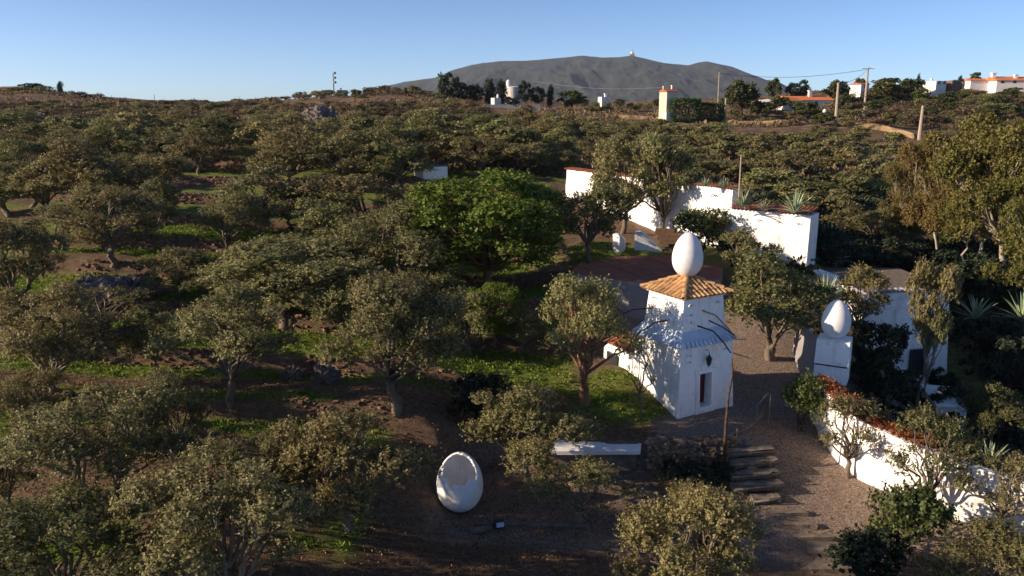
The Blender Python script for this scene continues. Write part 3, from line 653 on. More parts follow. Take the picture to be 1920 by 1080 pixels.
pos = pick(30000, -34, 9, 23, 66, lambda x, y: (cover(x, y)[:, 0] > 0.55) & (np.abs(x) < 0.68 * y + 2))
scatter('weeds', M['weed'], pos[:20000], rng.uniform(0.07, 0.30, len(pos[:20000])), 7, 0.6, 1, 'bright green weeds and clover carpeting the olive terraces', 'weeds')
pos = pick(16000, -0.68, 0.68, 90, 330, lambda x, y: (fbm(x * 0.05, y * 0.05, 21, 3) > np.where((x > 0.12 * y) & (y < 165), 0.56, 0.44)) & ~((x > 30) & (np.abs(y - 156) < 12)), True)
scatter('undergrowth', M['scrub'], pos[:7000], rng.uniform(0.5, 1.5, len(pos[:7000])) , 14, 0.6, 2, 'low brown heath and scrub between the trees of the far hillsides', 'undergrowth')
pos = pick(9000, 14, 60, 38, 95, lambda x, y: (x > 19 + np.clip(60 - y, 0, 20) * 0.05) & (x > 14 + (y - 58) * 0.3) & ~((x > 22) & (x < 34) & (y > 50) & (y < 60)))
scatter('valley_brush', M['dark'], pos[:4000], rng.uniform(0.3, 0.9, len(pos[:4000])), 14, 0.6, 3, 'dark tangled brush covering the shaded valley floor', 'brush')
pos = pick(26000, -30, 17, 22.5, 42, lambda x, y: (cover(x, y)[:, 0] < 0.4) & (np.abs(x) < 0.68 * y + 2) & ~((x > 6.8) & (x < 12.8) & (y > 37.6) & (y < 45)) & ((x < 8) | (rng.uniform(size=len(x)) < 0.12)))
scatter('leaf_litter', M['litter'], pos[:14000], rng.uniform(0.05, 0.13, len(pos[:14000])), 4, 0.8, 4, 'dry fallen leaves strewn over the bare ground', 'leaves')
# terrace stones
def stones(name, pos, size, mtl, seed, label, kind='stuff', parent=None, cat='stones'):
    rg = np.random.default_rng(seed); pos = pos + rg.normal(size=pos.shape) * 0.05; base = np.array([(-1,-1,-1),(1,-1,-1),(1,1,-1),(-1,1,-1),(-1,-1,1),(1,-1,1),(1,1,1),(-1,1,1)], float) * 0.5
    fc = np.array([[3,2,1,0],[4,5,6,7],[0,1,5,4],[1,2,6,5],[2,3,7,6],[3,0,4,7]])
    n = len(pos); a = rg.uniform(0, 6.28, n); s = np.stack([size * rg.uniform(0.8, 1.5, n), size * rg.uniform(0.7, 1.2, n), size * rg.uniform(0.4, 0.8, n)], 1)
    B = base[None] * s[:, None] * rg.uniform(0.75, 1.2, (n, 8, 1)); co, si = np.cos(a)[:, None], np.sin(a)[:, None]
    X = B[:, :, 0] * co - B[:, :, 1] * si; Y = B[:, :, 0] * si + B[:, :, 1] * co
    Vv = (np.stack([X, Y, B[:, :, 2]], -1) + pos[:, None]).reshape(-1, 3); Ff = (np.arange(n)[:, None, None] * 8 + fc[None]).reshape(-1, 4)
    o = link_mesh(name, mesh_np(name, Vv, Ff, mtl), parent)
    if parent is None: tag(o, label, cat, kind=kind)
    return o
def frac(x, y): return ((y + 0.06 * x + 1.3 * (fbm(x * 0.09, y * 0.03, 5, 3) - 0.5) * 2 - 29.0) / (TW + np.clip(y - 60, 0, 60) * 0.05)) % 1
pos = pick(130000, -50, 3, 31, 95, lambda x, y: (frac(x, y) > 0.84) & (frac(x, y) < 0.985) & (fbm(x * 0.15, y * 0.15, 31, 3) > 0.42) & (np.abs(x) < 0.68 * y))
stones('terrace_stones', pos[:8000], rng.uniform(0.06, 0.21, len(pos[:8000])), M['redstone'], 9, 'reddish dry stones of the terrace edges running across the olive grove')
def boulder(name, px, py, w, h, label, m='rock', cat='rock'):
    p = hit(px, py); d = p.y * CP - (p.z - H) * SP; a = w * d / F / 2; b = h * d / F
    import bmesh
    bm = bmesh.new(); bmesh.ops.create_icosphere(bm, subdivisions=5, radius=1.0)
    s = R_.randint(0, 900); c = np.array([v.co[:] for v in bm.verts])
    q = 0.35 + 0.8 * fbm(c[:, 0] * 2.2 + c[:, 2] * 1.3 + s, c[:, 1] * 2.2 - c[:, 2] * 0.9, s, 3) + 0.9 * np.abs(fbm(c[:, 0] * 3 + c[:, 1] * 2 + s, c[:, 2] * 5, s, 5) - 0.5) + 0.25 * np.floor(4 * fbm(c[:, 0] * 1.8 + s, c[:, 1] * 1.8 + c[:, 2], s + 5, 2)) / 4
    for v, k in zip(bm.verts, q): v.co *= k
    for v in bm.verts: v.co = Vector((v.co.x * a, v.co.y * a * 0.8, v.co.z * b * 0.9))
    me = bpy.data.meshes.new(name); bm.to_mesh(me); bm.free(); me.materials.append(M[m])
    o = link_mesh(name, me); o.location = (p.x, p.y, p.z + b * 0.15); tag(o, label, cat)
boulder('boulder', 222, 560, 150, 42, 'grey rock outcrop among the terraces on the left')
boulder('boulder', 165, 545, 70, 26, 'smaller brownish rock beside the grey outcrop on the left')
boulder('boulder', 612, 716, 56, 32, 'round boulder beside the brown path, right of the leaning olive')
boulder('boulder', 548, 712, 40, 28, 'small boulder under the leaning olive tree by the path')
boulder('boulder', 605, 240, 75, 36, 'dark rock hump on the left hillside below the antenna')
boulder('boulder', 698, 248, 50, 24, 'pale rock on the hillside right of the dark rock hump')
boulder('boulder', 60, 235, 80, 22, 'dark rock band on the upper left hillside')

# ------------------------------------------------------------------ egg tower
TC = Vector((9.27, 41.51, 0)); E1 = Vector((0.864, 0.505, 0)); E2 = Vector((-0.505, 0.864, 0)); TR = math.atan2(0.505, 0.864)
def egg_prof(h, r, k=0.17, n=30):
    o = []
    for i in range(n + 1):
        t = math.pi * i / n; c = math.cos(t); o.append((max(r * math.sin(t) * (1 - k * c), 0.001), h * (1 - (1 - c) / 2)))
    return o[::-1]
tower = empty('egg_tower', TC, TR)
tag(tower, 'white square tower with a tiled pyramid roof, curved perches and a limewashed skirt painted skylight-blue', 'tower')
def ring(h, z): return [(-h, -h, z), (h, -h, z), (h, h, z), (-h, h, z)]
# lower storey with a door opening in the front (-y local) face
hw = lambda z: 1.98 - 0.185 * z / 3.9
b = MB()
dx0, dx1, dz0, dz1 = -0.52, 0.30, 0.42, 2.25
def fr(x, z): k = hw(z); return (x, -k, z)
zs = [-0.6, dz0, dz1, 3.9]; 
def frow(z): return [fr(-hw(z), z), fr(dx0, z), fr(dx1, z), fr(hw(z), z)]
rowsv = [frow(z) for z in zs]; vs = [v for r_ in rowsv for v in r_]
fs = []
for j in range(3):
    for i in range(3):
        if j == 1 and i == 1: continue
        fs.append([j * 4 + i, j * 4 + i + 1, j * 4 + i + 5, j * 4 + i + 4])
b.add(vs, fs)
for sgn in (0, 1, 2):   # right, back, left faces
    a0, a1 = [(1, -1), (1, 1), (-1, 1), (-1, -1)][sgn:sgn + 2] if sgn < 2 else [(-1, 1), (-1, -1)]
    for z0, z1 in ((-0.6, 0.42), (0.42, 2.25), (2.25, 3.9)):
        k0, k1 = hw(z0), hw(z1)
        b.add([(a0[0]*k0, a0[1]*k0, z0), (a1[0]*k0, a1[1]*k0, z0), (a1[0]*k1, a1[1]*k1, z1), (a0[0]*k1, a0[1]*k1, z1)], [[0, 1, 2, 3]])
d = 0.55
o0 = [fr(dx0, dz0), fr(dx1, dz0), fr(dx1, dz1), fr(dx0, dz1)]; o1 = [(x, y + d, z) for x, y, z in o0]
b.add(o0 + o1, [[0, 1, 5, 4], [1, 2, 6, 5], [2, 3, 7, 6], [3, 0, 4, 7]])
b.build('lower_wall', M['white'], tower)
b = MB(); b.add([(dx0 - .01, o1[0][1] + 0.01, dz0), (dx1 + .01, o1[0][1] + 0.01, dz0), (dx1 + .01, o1[0][1] + 0.01, dz1), (dx0 - .01, o1[0][1] + 0.01, dz1)], [[0, 1, 2, 3]])
b.build('doorway_interior', M['dark_in'], tower)
b = MB(); yd = -1.43
b.hexa([(dx0 + .01, yd - .05, dz0 + .01), (dx1 - .01, yd - .05, dz0 + .01), (dx1 - .01, yd, dz0 + .01), (dx0 + .01, yd, dz0 + .01)], [(dx0 + .01, yd - .05, dz1 - .01), (dx1 - .01, yd - .05, dz1 - .01), (dx1 - .01, yd, dz1 - .01), (dx0 + .01, yd, dz1 - .01)])
dr = b.build('door', M['reddoor'], tower)
b = MB(); b.tube([(dx0 + .12, -1.47, 1.25), (dx0 + .12, -1.54, 1.25), (dx0 + .22, -1.54, 1.25)], 0.02, 5); b.build('handle', M['iron'], dr)
b = MB()   # raised frame with pediment
def fbox(b, x0, x1, z0, z1, t):
    b.hexa([(x0, -hw(z0) - t, z0), (x1, -hw(z0) - t, z0), (x1, -hw(z0) + .05, z0), (x0, -hw(z0) + .05, z0)], [(x0, -hw(z1) - t, z1), (x1, -hw(z1) - t, z1), (x1, -hw(z1) + .05, z1), (x0, -hw(z1) + .05, z1)])
fbox(b, dx0 - .24, dx0 - .004, -0.2, dz1, .07); fbox(b, dx1 + .004, dx1 + .24, -0.2, dz1, .07); fbox(b, dx0 - .30, dx1 + .30, dz1 + .003, dz1 + .2, .09)
fbox(b, dx0 - .002, dx1 + .002, 0.0, dz0 - .004, .07)
b.build('door_frame', M['white'], tower)
b = MB(); mxd = (dx0 + dx1) / 2
for s in (-1, 1):
    p0 = (mxd + s * .74, -hw(2.5) - .02, 2.46); p1 = (mxd, -hw(3.2) - .02, 3.2); b.tube([p0, p1], .035, 6)
b.build('pediment', M['white'], tower)
# lantern
b = MB(); lz = 2.62; ly = -hw(3) - 0.26
b.lathe((mxd, ly, lz), [(.02, 0), (.05, .08), (.10, .14), (.15, .42), (.17, .46), (.09, .60), (.03, .66), (.02, .74)], 8)
b.tube([(mxd, ly, lz + .74), (mxd, ly + .05, lz + .9), (mxd, -hw(3.5) + .02, lz + .86)], .022, 5)
b.build('lantern', M['iron'], tower)
# skirt roof between the storeys
b = MB(); N = 13
for f in range(4):
    ang = f * math.pi / 2; co, si = math.cos(ang), math.sin(ang)
    def rt(x, y, z): return (x * co - y * si, x * si + y * co, z)
    for i in range(N):
        t = (i + .5) / N * 2 - 1
        b.half_tile(rt(t * 1.93, -2.06, 3.80), rt(t * 1.78, -1.80, 4.06), 0.115, th=.02)
    b.add([rt(-1.97, -1.97, 3.80), rt(1.97, -1.97, 3.80), rt(1.42, -1.42, 4.66), rt(-1.42, -1.42, 4.66)], [[0, 1, 2, 3]])
    b.add([rt(-1.97, -1.97, 3.80), rt(1.97, -1.97, 3.80), rt(1.74, -1.74, 3.80), rt(-1.74, -1.74, 3.80)], [[3, 2, 1, 0]])
b.build('skirt_roof', M['skytint_tile'], tower)
hu = lambda z: 1.5 - 0.15 * (z - 4.5) / 1.8
b = MB(); b.hexa(ring(hu(4.5), 4.5), ring(hu(6.3), 6.3)); b.build('upper_wall', M['white'], tower)
b = MB()   # cornice of white tile ends
b.hexa(ring(1.46, 6.18), ring(1.56, 6.3)); b.build('cornice', M['white'], tower)
b = MB(); hu2 = MB(); N = 11; EV = 1.66; ZE, ZA = 6.32, 7.14
for f in range(4):
    ang = f * math.pi / 2; co, si = math.cos(ang), math.sin(ang)
    def rt(x, y, z): return (x * co - y * si, x * si + y * co, z)
    b.add([rt(-EV, -EV, ZE - .02), rt(EV, -EV, ZE - .02), (0, 0, ZA - .05)], [[0, 1, 2]])
    for i in range(N):
        t = ((i + .5) / N * 2 - 1) * EV; top = abs(t)           # hip line: |y| = |x|
        n = max(1, int((EV - top) / 0.42 + .5)); y0 = -EV - .06; y1 = -max(top, .1)
        for j in range(n):
            a0 = y0 + (y1 - y0) * j / n; a1 = y0 + (y1 - y0) * (j + 1) / n + (y1 - y0) / n * .12
            zz0 = ZE + (ZA - ZE) * (1 + a0 / EV) + .02 ; zz1 = ZE + (ZA - ZE) * (1 + min(a1, -.02) / EV)
            b.half_tile(rt(t, a0, zz0), rt(t, a1, zz1), .15, th=.025)
b.add(ring(EV, ZE - .022), [[3, 2, 1, 0]])
rf = b.build('roof', M['tile'], tower)
b = MB()
for f in range(4):
    sx, sy = [(-1, -1), (1, -1), (1, 1), (-1, 1)][f]
    for j in range(5):
        a = 1 - j / 5; c = 1 - (j + 1.12) / 5
        b.half_tile((sx * EV * a * 1.03, sy * EV * a * 1.03, ZE + (ZA - ZE) * (1 - a) + .07), (sx * EV * c, sy * EV * c, ZE + (ZA - ZE) * (1 - c) + .04), .15, th=.025)
b.build('hip_tiles', M['tile'], rf)
# pigeon niches: little hoods over flat discs coloured dark like shaded holes
def niche(face, x, z, upper=False):
    hf = hu if upper else hw
    ang = {'front': 0, 'left': -math.pi / 2, 'right': math.pi / 2}[face]; co, si = math.cos(ang), math.sin(ang)
    k = hf(z)
    def rt(p): return (p[0] * co - p[1] * si, p[0] * si + p[1] * co, p[2])
    h = MB(); n = 8; r = .14
    vs = []
    for q, dep in ((r, .13), (r, -.03), (r - .03, .13), (r - .03, -.03)):
        for i in range(n + 1):
            t = math.pi * i / n; vs.append(rt((x + math.cos(t) * q, -k - dep, z + math.sin(t) * q)))
    m = n + 1; fs = []
    for i in range(n):
        fs += [[i, i + 1, m + i + 1, m + i], [2*m + i + 1, 2*m + i, 3*m + i, 3*m + i + 1], [i + 1, i, 2*m + i, 2*m + i + 1]]
    h.add(vs, fs)
    o = h.build('pigeon_hole', M['white'], tower)
    g = MB(); g.add([rt((x + math.cos(math.pi * i / n) * (r - .03), -k - .015, z + math.sin(math.pi * i / n) * (r - .03))) for i in range(n + 1)], [list(range(n + 1))]); g.build('opening', M['dark_in'], o)
for z in (5.85, 5.35, 4.95):
    for x in (-.85, .55): niche('left', x, z, True)
    niche('front', -1.0, z, True)
niche('front', .9, 5.8, True)
for z in (3.3, 2.95): niche('front', -1.3, z); niche('left', -.9, z)
niche('front', 1.25, 3.3)
# curved perch sticks
def perch(pts_, m, r0=.04, r1=.022):
    b = MB(); p = [Vector(q) for q in pts_]; out = []
    for i in range(len(p) - 1):
        for t in (0, .5): out.append(p[i].lerp(p[i + 1], t))
    out.append(p[-1]); b.tube(out, [r0 + (r1 - r0) * i / (len(out) - 1) for i in range(len(out))], 6); b.build('perch_stick', M[m], tower)
perch([(-.2, -1.35, 5.55), (.5, -1.75, 5.25), (1.2, -2.05, 4.5), (1.75, -2.1, 3.85), (2.5, -2.1, 3.75)], 'lightstick', .045, .03)
perch([(-.45, -1.45, 4.75), (.05, -2.1, 4.55), (.5, -2.4, 4.0), (.95, -2.55, 3.35)], 'stick', .045, .035)
perch([(.3, -1.4, 4.95), (.9, -1.9, 4.6), (1.5, -2.2, 4.15)], 'stick', .04, .035)
perch([(-1.4, -.3, 4.9), (-2.1, -.1, 4.85), (-2.8, .3, 4.3), (-3.3, .7, 3.4)], 'stick', .045, .03)
perch([(-1.4, .9, 5.3), (-2.3, 1.5, 5.2), (-3.3, 2.3, 4.6)], 'stick', .04, .025)
perch([(1.5, -1.2, 3.2), (2.1, -1.9, 2.9), (2.6, -2.3, 2.75)], 'lightstick', .04, .03)
# egg on the roof
def egg(name, loc, h, r, label):
    b = MB(); b.lathe((0, 0, 0), egg_prof(h, r), 48); o = b.build(name, M['egg'], smooth=True); o.location = loc; tag(o, label, 'egg sculpture'); return o
egg('giant_egg', (TC.x, TC.y, 7.03), 2.38, 0.80, 'smooth giant white egg standing on the peak of the tiled tower roof')
# lean-to behind the tower's left side
lt = empty('low_annex', (0, 0, 0)); tag(lt, 'low whitewashed lean-to with a small red tiled roof against the left back of the tower', 'annex')
def loc(a, c, z): p = TC + E1 * a + E2 * c; return (p.x, p.y, z)
b = MB(); b.hexa([loc(-2.0, 1.9, 0), loc(-.9, 1.9, 0), loc(-.9, 4.3, .6), loc(-2.15, 4.3, .6)], [loc(-1.93, 1.9, 2.5), loc(-.9, 1.9, 2.5), loc(-.9, 4.3, 2.6), loc(-2.05, 4.3, 2.6)]); b.build('wall', M['white'], lt)
b = MB()
for i in range(8):
    c = 2.05 + i * .30; b.half_tile(loc(-2.12, c, 2.62), loc(-.85, c, 3.0), .16)
b.build('roof', M['redtile'], lt)
b = MB(); b.hexa([loc(-2.17, 3.0, 1.3), loc(-1.9, 3.0, 1.3), loc(-1.9, 3.9, 1.5), loc(-2.17, 3.9, 1.5)], [loc(-2.17, 3.0, 2.1), loc(-1.9, 3.0, 2.1), loc(-1.9, 3.9, 2.2), loc(-2.17, 3.9, 2.2)]); b.build('window', M['window'], lt)  # dark box put in for the shaded recess of an opening

# ------------------------------------------------------------------ pedestal egg and garden wall
def wall_poly(pts_, thick, name='wall', m='white', parent=None, top_mat=None, sub=8, rough=0.05, seed=1):
    """pts_: list of (x, y, zbottom, ztop); front face follows pts_, thickness goes to the left-hand normal"""
    rg = np.random.default_rng(seed); P0 = [np.array(p, float) for p in pts_]
    L = []
    for i in range(len(P0) - 1):
        for k in range(sub): L.append(P0[i] + (P0[i + 1] - P0[i]) * k / sub)
    L.append(P0[-1]); b = MB(); nv = 6; vs = []
    for i, p in enumerate(L):
        d = L[min(i + 1, len(L) - 1)][:2] - L[max(i - 1, 0)][:2]; d /= np.linalg.norm(d); n = np.array([-d[1], d[0]])
        for j in range(nv):
            t = j / (nv - 1); o = rg.normal() * rough * 0.5 + 0.10 * t; q = p[:2] + n * o
            vs.append((q[0], q[1], p[2] + (p[3] - p[2]) * t + (rg.normal() * rough * .6 if j == nv - 1 else 0)))
        for j in range(nv):
            t = 1 - j / (nv - 1); q = p[:2] + n * (thick - .05 * t); vs.append((q[0], q[1], p[2] + (p[3] - p[2]) * t))
    m_ = nv * 2; fs = []
    for i in range(len(L) - 1):
        for j in range(m_ - 1): fs.append([i * m_ + j, i * m_ + j + 1, (i + 1) * m_ + j + 1, (i + 1) * m_ + j])
    fs.append(list(range(m_))[::-1]); fs.append([(len(L) - 1) * m_ + j for j in range(m_)])
    b.add(vs, fs); return b.build(name, M[m], parent, smooth=False)
gw = empty('garden_wall', (0, 0, 0)); tag(gw, 'tall curved whitewashed garden wall sweeping from the pedestal to the right edge', 'wall')
gp = [(16.45,41.3,-1.0,1.4),(16.15,39.9,-1.2,1.6),(15.95,38.0,-1.4,1.65),(15.95,36.4,-1.6,1.65),(16.3,34.9,-1.8,1.5),(17.0,33.6,-2.0,1.45),(18.0,32.2,-2.2,1.3),(19.2,31.0,-2.3,1.1),(21.0,29.7,-2.6,.95),(23.5,28.2,-2.8,.8),(27,26.3,-3,.6)]
wall_poly(gp, .55, 'wall', 'white', gw, seed=5)
b = MB()
for i in range(len(gp) - 5):
    a, c = Vector(gp[i]), Vector(gp[i + 1]) if False else None
for i in range(0, 6):
    p, q = gp[i], gp[i + 1]; dx, dy = q[0] - p[0], q[1] - p[1]; L = math.hypot(dx, dy); nxx, nyy = -dy / L, dx / L
    for k in range(int(L / .3)):
        t = k / (L / .3); x, y, z = p[0] + dx * t, p[1] + dy * t, p[3] + (q[3] - p[3]) * t
        b.half_tile((x - nxx * .02, y - nyy * .02, z + .04), (x + nxx * .62, y + nyy * .62, z + .10), .15)
b.build('tile_coping', M['redtile'], gw)
ped = empty('egg_pedestal', (17.7, 41.9, 0)); tag(ped, 'white block pedestal with a dark ledge line carrying the second egg', 'pedestal')
pr_ = math.atan2(-1.0, 1.9)
b = MB(); b.box((.1, .45, 1.0), (1.72, 1.5, .95), pr_); b.build('base_block', M['white'], ped)
b = MB(); b.box((.1, .45, 1.953), (1.62, 1.4, .09), pr_); b.build('painted_ledge_shadow', M['iron'], ped)  # dark strip painted in as the shade under the ledge
b = MB(); b.box((.1, .45, 2.046), (1.76, 1.54, 1.35), pr_, .96); b.build('top_block', M['white'], ped)
egg('giant_egg', (17.83, 42.45, 3.36), 2.18, 0.76, 'giant white egg on the white pedestal right of the tower')
sw = wall_poly([(17.2, 46.8, 1.2, 3.3), (16.95, 45, .6, 3.2), (16.9, 43.0, .1, 3.1)], .35, 'passage_wall', 'fargrey', None, seed=8)  # grey stands in for weathering and the tower's shade on whitewash
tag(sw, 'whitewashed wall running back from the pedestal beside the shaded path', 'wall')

# ------------------------------------------------------------------ long white building at the back
lw = empty('long_white_building', (0, 0, 0)); tag(lw, 'long whitewashed building with a stepped red tiled roof edge and round vents', 'building')
A0, A1, A2 = (5.4, 81), (16.9, 61.6), (21.75, 58.0)
wall_poly([(5.4, 81, 5.5, 9.5), (8.5, 75.8, 4.9, 9.5), (13.2, 67.8, 3.9, 9.5), (16.9, 61.6, 3.5, 9.5)], .7, 'upper_wing', 'white', lw, sub=10, rough=.04, seed=2)
wall_poly([(16.93, 61.57, 3.0, 8.05), (19.4, 59.75, 3.0, 8.05), (21.75, 58.0, 3.0, 8.0)], 2.2, 'lower_wing', 'white', lw, sub=6, rough=.02, seed=3)
def coping(parent, p, q, z0, z1, dep, m, name='tile_edge', sp=.3, ts=.15):
    b = MB(); dx, dy = q[0] - p[0], q[1] - p[1]; L = math.hypot(dx, dy); nxx, nyy = -dy / L, dx / L; n = int(L / sp)
    for k in range(n):
        t = (k + .5) / n; x, y, z = p[0] + dx * t, p[1] + dy * t, z0 + (z1 - z0) * t
        b.half_tile((x - nxx * .22, y - nyy * .22, z + .06), (x + nxx * dep, y + nyy * dep, z + .06 + dep * .12), ts)
    b.build(name, M[m], parent)
coping(lw, A0, A1, 9.52, 9.52, .7, 'redtile'); coping(lw, A1, A2, 8.07, 8.02, 2.2, 'redtile')
for k in range(4):
    t = .14 + k * .24; x, y = A1[0] + (A2[0] - A1[0]) * t, A1[1] + (A2[1] - A1[1]) * t
    b = MB(); nx_, ny_ = -.6, -.8
    for i in range(8):
        pass
    th = [math.pi * i / 8 for i in range(9)]
    b.tube([(x + nx_ * .06 + .8 * math.cos(a) * .15, y + ny_ * .06 - .6 * math.cos(a) * .15, 7.3 + math.sin(a) * .12) for a in th], .03, 5); b.build('vent_hood', M['fargrey'], lw)
b = MB(); x, y = A1[0] - .9, A1[1] + 1.5
b.tube([(x - .1 + .5 * math.cos(a) * .25, y - .86 * math.cos(a) * .25, 8.8 + math.sin(a) * .2) for a in th], .045, 5); b.build('vent_hood', M['fargrey'], lw)
# ------------------------------------------------------------------ paved red terrace behind the tower
pt = empty('paved_terrace', (0, 0, 0)); tag(pt, 'raised red paved terrace with pale brick strips behind the tower', 'terrace')
q = [(4.0, 54.4), (7.8, 51.6), (13.9, 52.3), (15.2, 56.5), (12.5, 61.2), (5.6, 60.2)]
b = MB(); ZT = 4.5; n = len(q)
b.add([(x, y, ZT) for x, y in q] + [(x, y, 1.5) for x, y in q], [list(range(n))]); b.build('paving', M['paving'], pt)
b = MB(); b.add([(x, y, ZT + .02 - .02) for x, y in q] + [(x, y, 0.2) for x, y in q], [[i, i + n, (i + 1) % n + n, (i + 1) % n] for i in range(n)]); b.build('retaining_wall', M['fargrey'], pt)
b = MB()
def strip(p, r_, w=.09):
    d = Vector((r_[0] - p[0], r_[1] - p[1], 0)).normalized(); m_ = Vector((-d.y, d.x, 0)) * w
    a, c = Vector((*p, ZT + .005)), Vector((*r_, ZT + .005)); b.hexa([a - m_, c - m_, c + m_, a + m_][::1], [v + Vector((0, 0, .02)) for v in (a - m_, c - m_, c + m_, a + m_)])
strip((6.2, 60.2), (9.6, 51.5)); strip((7.6, 60.3), (11.0, 51.6)); strip((10.5, 60.7), (13.4, 51.8)); strip((5.4, 56.9), (6.9, 57.0)); strip((8.9, 56.3), (11.5, 56.2)); strip((12.2, 56.2), (15.3, 56.0))
b.build('brick_strip', M['strip'], pt)
# curved white parapets and steps behind it
for i, (x0, x1, lb) in enumerate([((1147, 483), (1170, 483), 'short white curved parapet, left one beyond the red terrace'), ((1188, 480), (1240, 480), 'sloping white stair parapet beyond the red terrace')]):
    a = at(*x0, Y=62.5); c = at(*x1, Y=62.5); w = c.x - a.x; b = MB(); n = 10; zb = 3.6
    fr_, bk = [], []
    for k in range(n + 1):
        t = k / n; h = (1.45 + .25 * math.sin(math.pi * t) - .5 * t) if i == 0 else (1.55 * (1 - max(0, t - .25) / .75) + .12)
        fr_.append((a.x + w * t, 62.3 - .6 * math.sin(math.pi * t) * (1 - i), 4.5 + h)); bk.append((a.x + w * t + .1, 62.65, 4.5 + h))
    vs = fr_ + bk + [(x, y, zb) for x, y, z in fr_] + [(x, y, zb) for x, y, z in bk]; m_ = n + 1; fs = []
    for k in range(n):
        fs += [[k, k + 1, m_ + k + 1, m_ + k], [2*m_ + k, 2*m_ + k + 1, k + 1, k], [m_ + k, m_ + k + 1, 3*m_ + k + 1, 3*m_ + k]]
    fs += [[0, m_, 3*m_, 2*m_], [n, 2*m_ + n, 3*m_ + n, m_ + n]]
    b.add(vs, fs); tag(b.build('parapet', M['white']), lb, 'parapet')
for k in range(5):
    a = at(1245, 470 - k * 9, Y=62.5 + k * .9); b = MB(); b.box((0, 0, -.3), (2.6 - .2 * k, .9, .5), -.25)
    o = b.build('stone_step', M['dirtytop']); o.location = (a.x + 1.4 - .3 * k, a.y, a.z); tag(o, '%s dark stone step from the bottom beside the sloping white parapet' % ORD[k], 'step', 'steps beyond the red terrace')

# ------------------------------------------------------------------ small white house above, shaded house in the valley
def box_house(name, label, c, size, rz, wall='farwhite', roof=None, rh=1.0, wins=(), chim=None, over=.3, cat='house', base=3.0):
    c = Vector(c); c.z = max(c.z, gz(c.x, c.y) - .4) if c.y > 150 else c.z; r_ = empty(name, c, rz); tag(r_, label, cat); a, d_, h = size
    b = MB(); b.box((0, 0, -base), (a, d_, h + base)); b.build('wall', M[wall], r_)
    if roof:
        b = MB(); A_, D_ = a / 2 + over, d_ / 2 + over; z = h + .02
        b.add([(-A_, -D_, z), (A_, -D_, z), (A_, D_, z), (-A_, D_, z), (-A_, 0, z + rh), (A_, 0, z + rh), (-A_, -D_, z + .12), (A_, -D_, z + .12), (A_, D_, z + .12), (-A_, D_, z + .12), (-A_, 0, z + rh + .15), (A_, 0, z + rh + .15)],
              [[3, 2, 1, 0], [6, 7, 11, 10], [8, 9, 10, 11], [0, 1, 7, 6], [2, 3, 9, 8], [0, 6, 10, 9, 3], [1, 2, 8, 11, 7]])
        rf_ = b.build('roof', M[roof], r_)
    for (x, z, w, hh) in wins:
        b = MB(); b.box((x, -d_ / 2 - .03, z), (w, .1, hh)); b.build('window', M['window'], r_)
    if chim:
        for ch in chim:
            b = MB(); b.box((ch[0], ch[1], h), (ch[2], ch[2], ch[3])); b.box((ch[0], ch[1], h + ch[3] + .01), (ch[2] * 1.3, ch[2] * 1.3, .3)); b.build('chimney', M[wall], r_)
    return r_
p = at(808, 352, Y=86)
h_ = box_house('white_hut', 'small plain white hut half hidden behind the olives and the big pine', (p.x, 86, 6.7), (2.7, 3.2, 2.8), .42, 'white')
b = MB(); b.box((.2, 0, 2.805), (2.3, 2.9, .08)); b.build('flat_roof', M['slab'], h_)
vh = empty('valley_house', (0, 0, 0)); tag(vh, 'large whitewashed house standing in shade below the pedestal egg on the right', 'house')
b = MB()
b.hexa([(23.3, 51.6, -6), (30.9, 53.5, -6), (30.5, 60, -6), (22.5, 60.5, -6)], [(23.5, 51.9, 3.5), (30.1, 53.6, 3.55), (29.6, 60, 3.7), (23, 60.3, 3.7)]); b.build('main_wall', M['white'], vh)
b = MB(); b.hexa([(23.8, 52.3, 3.57), (29.9, 53.9, 3.57), (29.5, 59.8, 3.72), (23.2, 60.0, 3.72)], [(23.8, 52.3, 3.61), (29.9, 53.9, 3.61), (29.5, 59.8, 3.76), (23.2, 60.0, 3.76)]); b.build('flat_roof', M['slab'], vh)
b = MB(); b.hexa([(26.5, 47.0, -5), (28.2, 46.6, -5), (29.2, 50.5, -5), (27.5, 51, -5)], [(26.5, 47.0, -2.4), (28.2, 46.6, -2.4), (29.2, 50.5, -2.4), (27.5, 51, -2.4)]); b.build('porch_wall', M['white'], vh)
coping(vh, (28.9, 53.35), (30.2, 53.65), 3.60, 3.60, 2.2, 'orangetile', 'roof_corner', .3)
coping(vh, (23.6, 51.95), (28.9, 53.3), 3.56, 3.58, .5, 'fargrey', 'parapet_edge', .4)
b = MB(); b.box((28.0, 52.76, -2.4), (1.1, .2, 1.9), .25); b.build('window', M['window'], vh)
b = MB(); b.box((25.3, 52.2, .3), (.8, .2, 1.1), .25); b.build('window', M['window'], vh)
lo = wall_poly([(22.0, 57.6, 2.2, 4.0), (23.5, 55.9, 1.6, 3.6), (25.2, 55.3, 1.0, 3.3)], 1.2, 'low_white_wall', 'white', None, seed=12)
tag(lo, 'low white wall between the end of the long building and the valley house', 'wall')

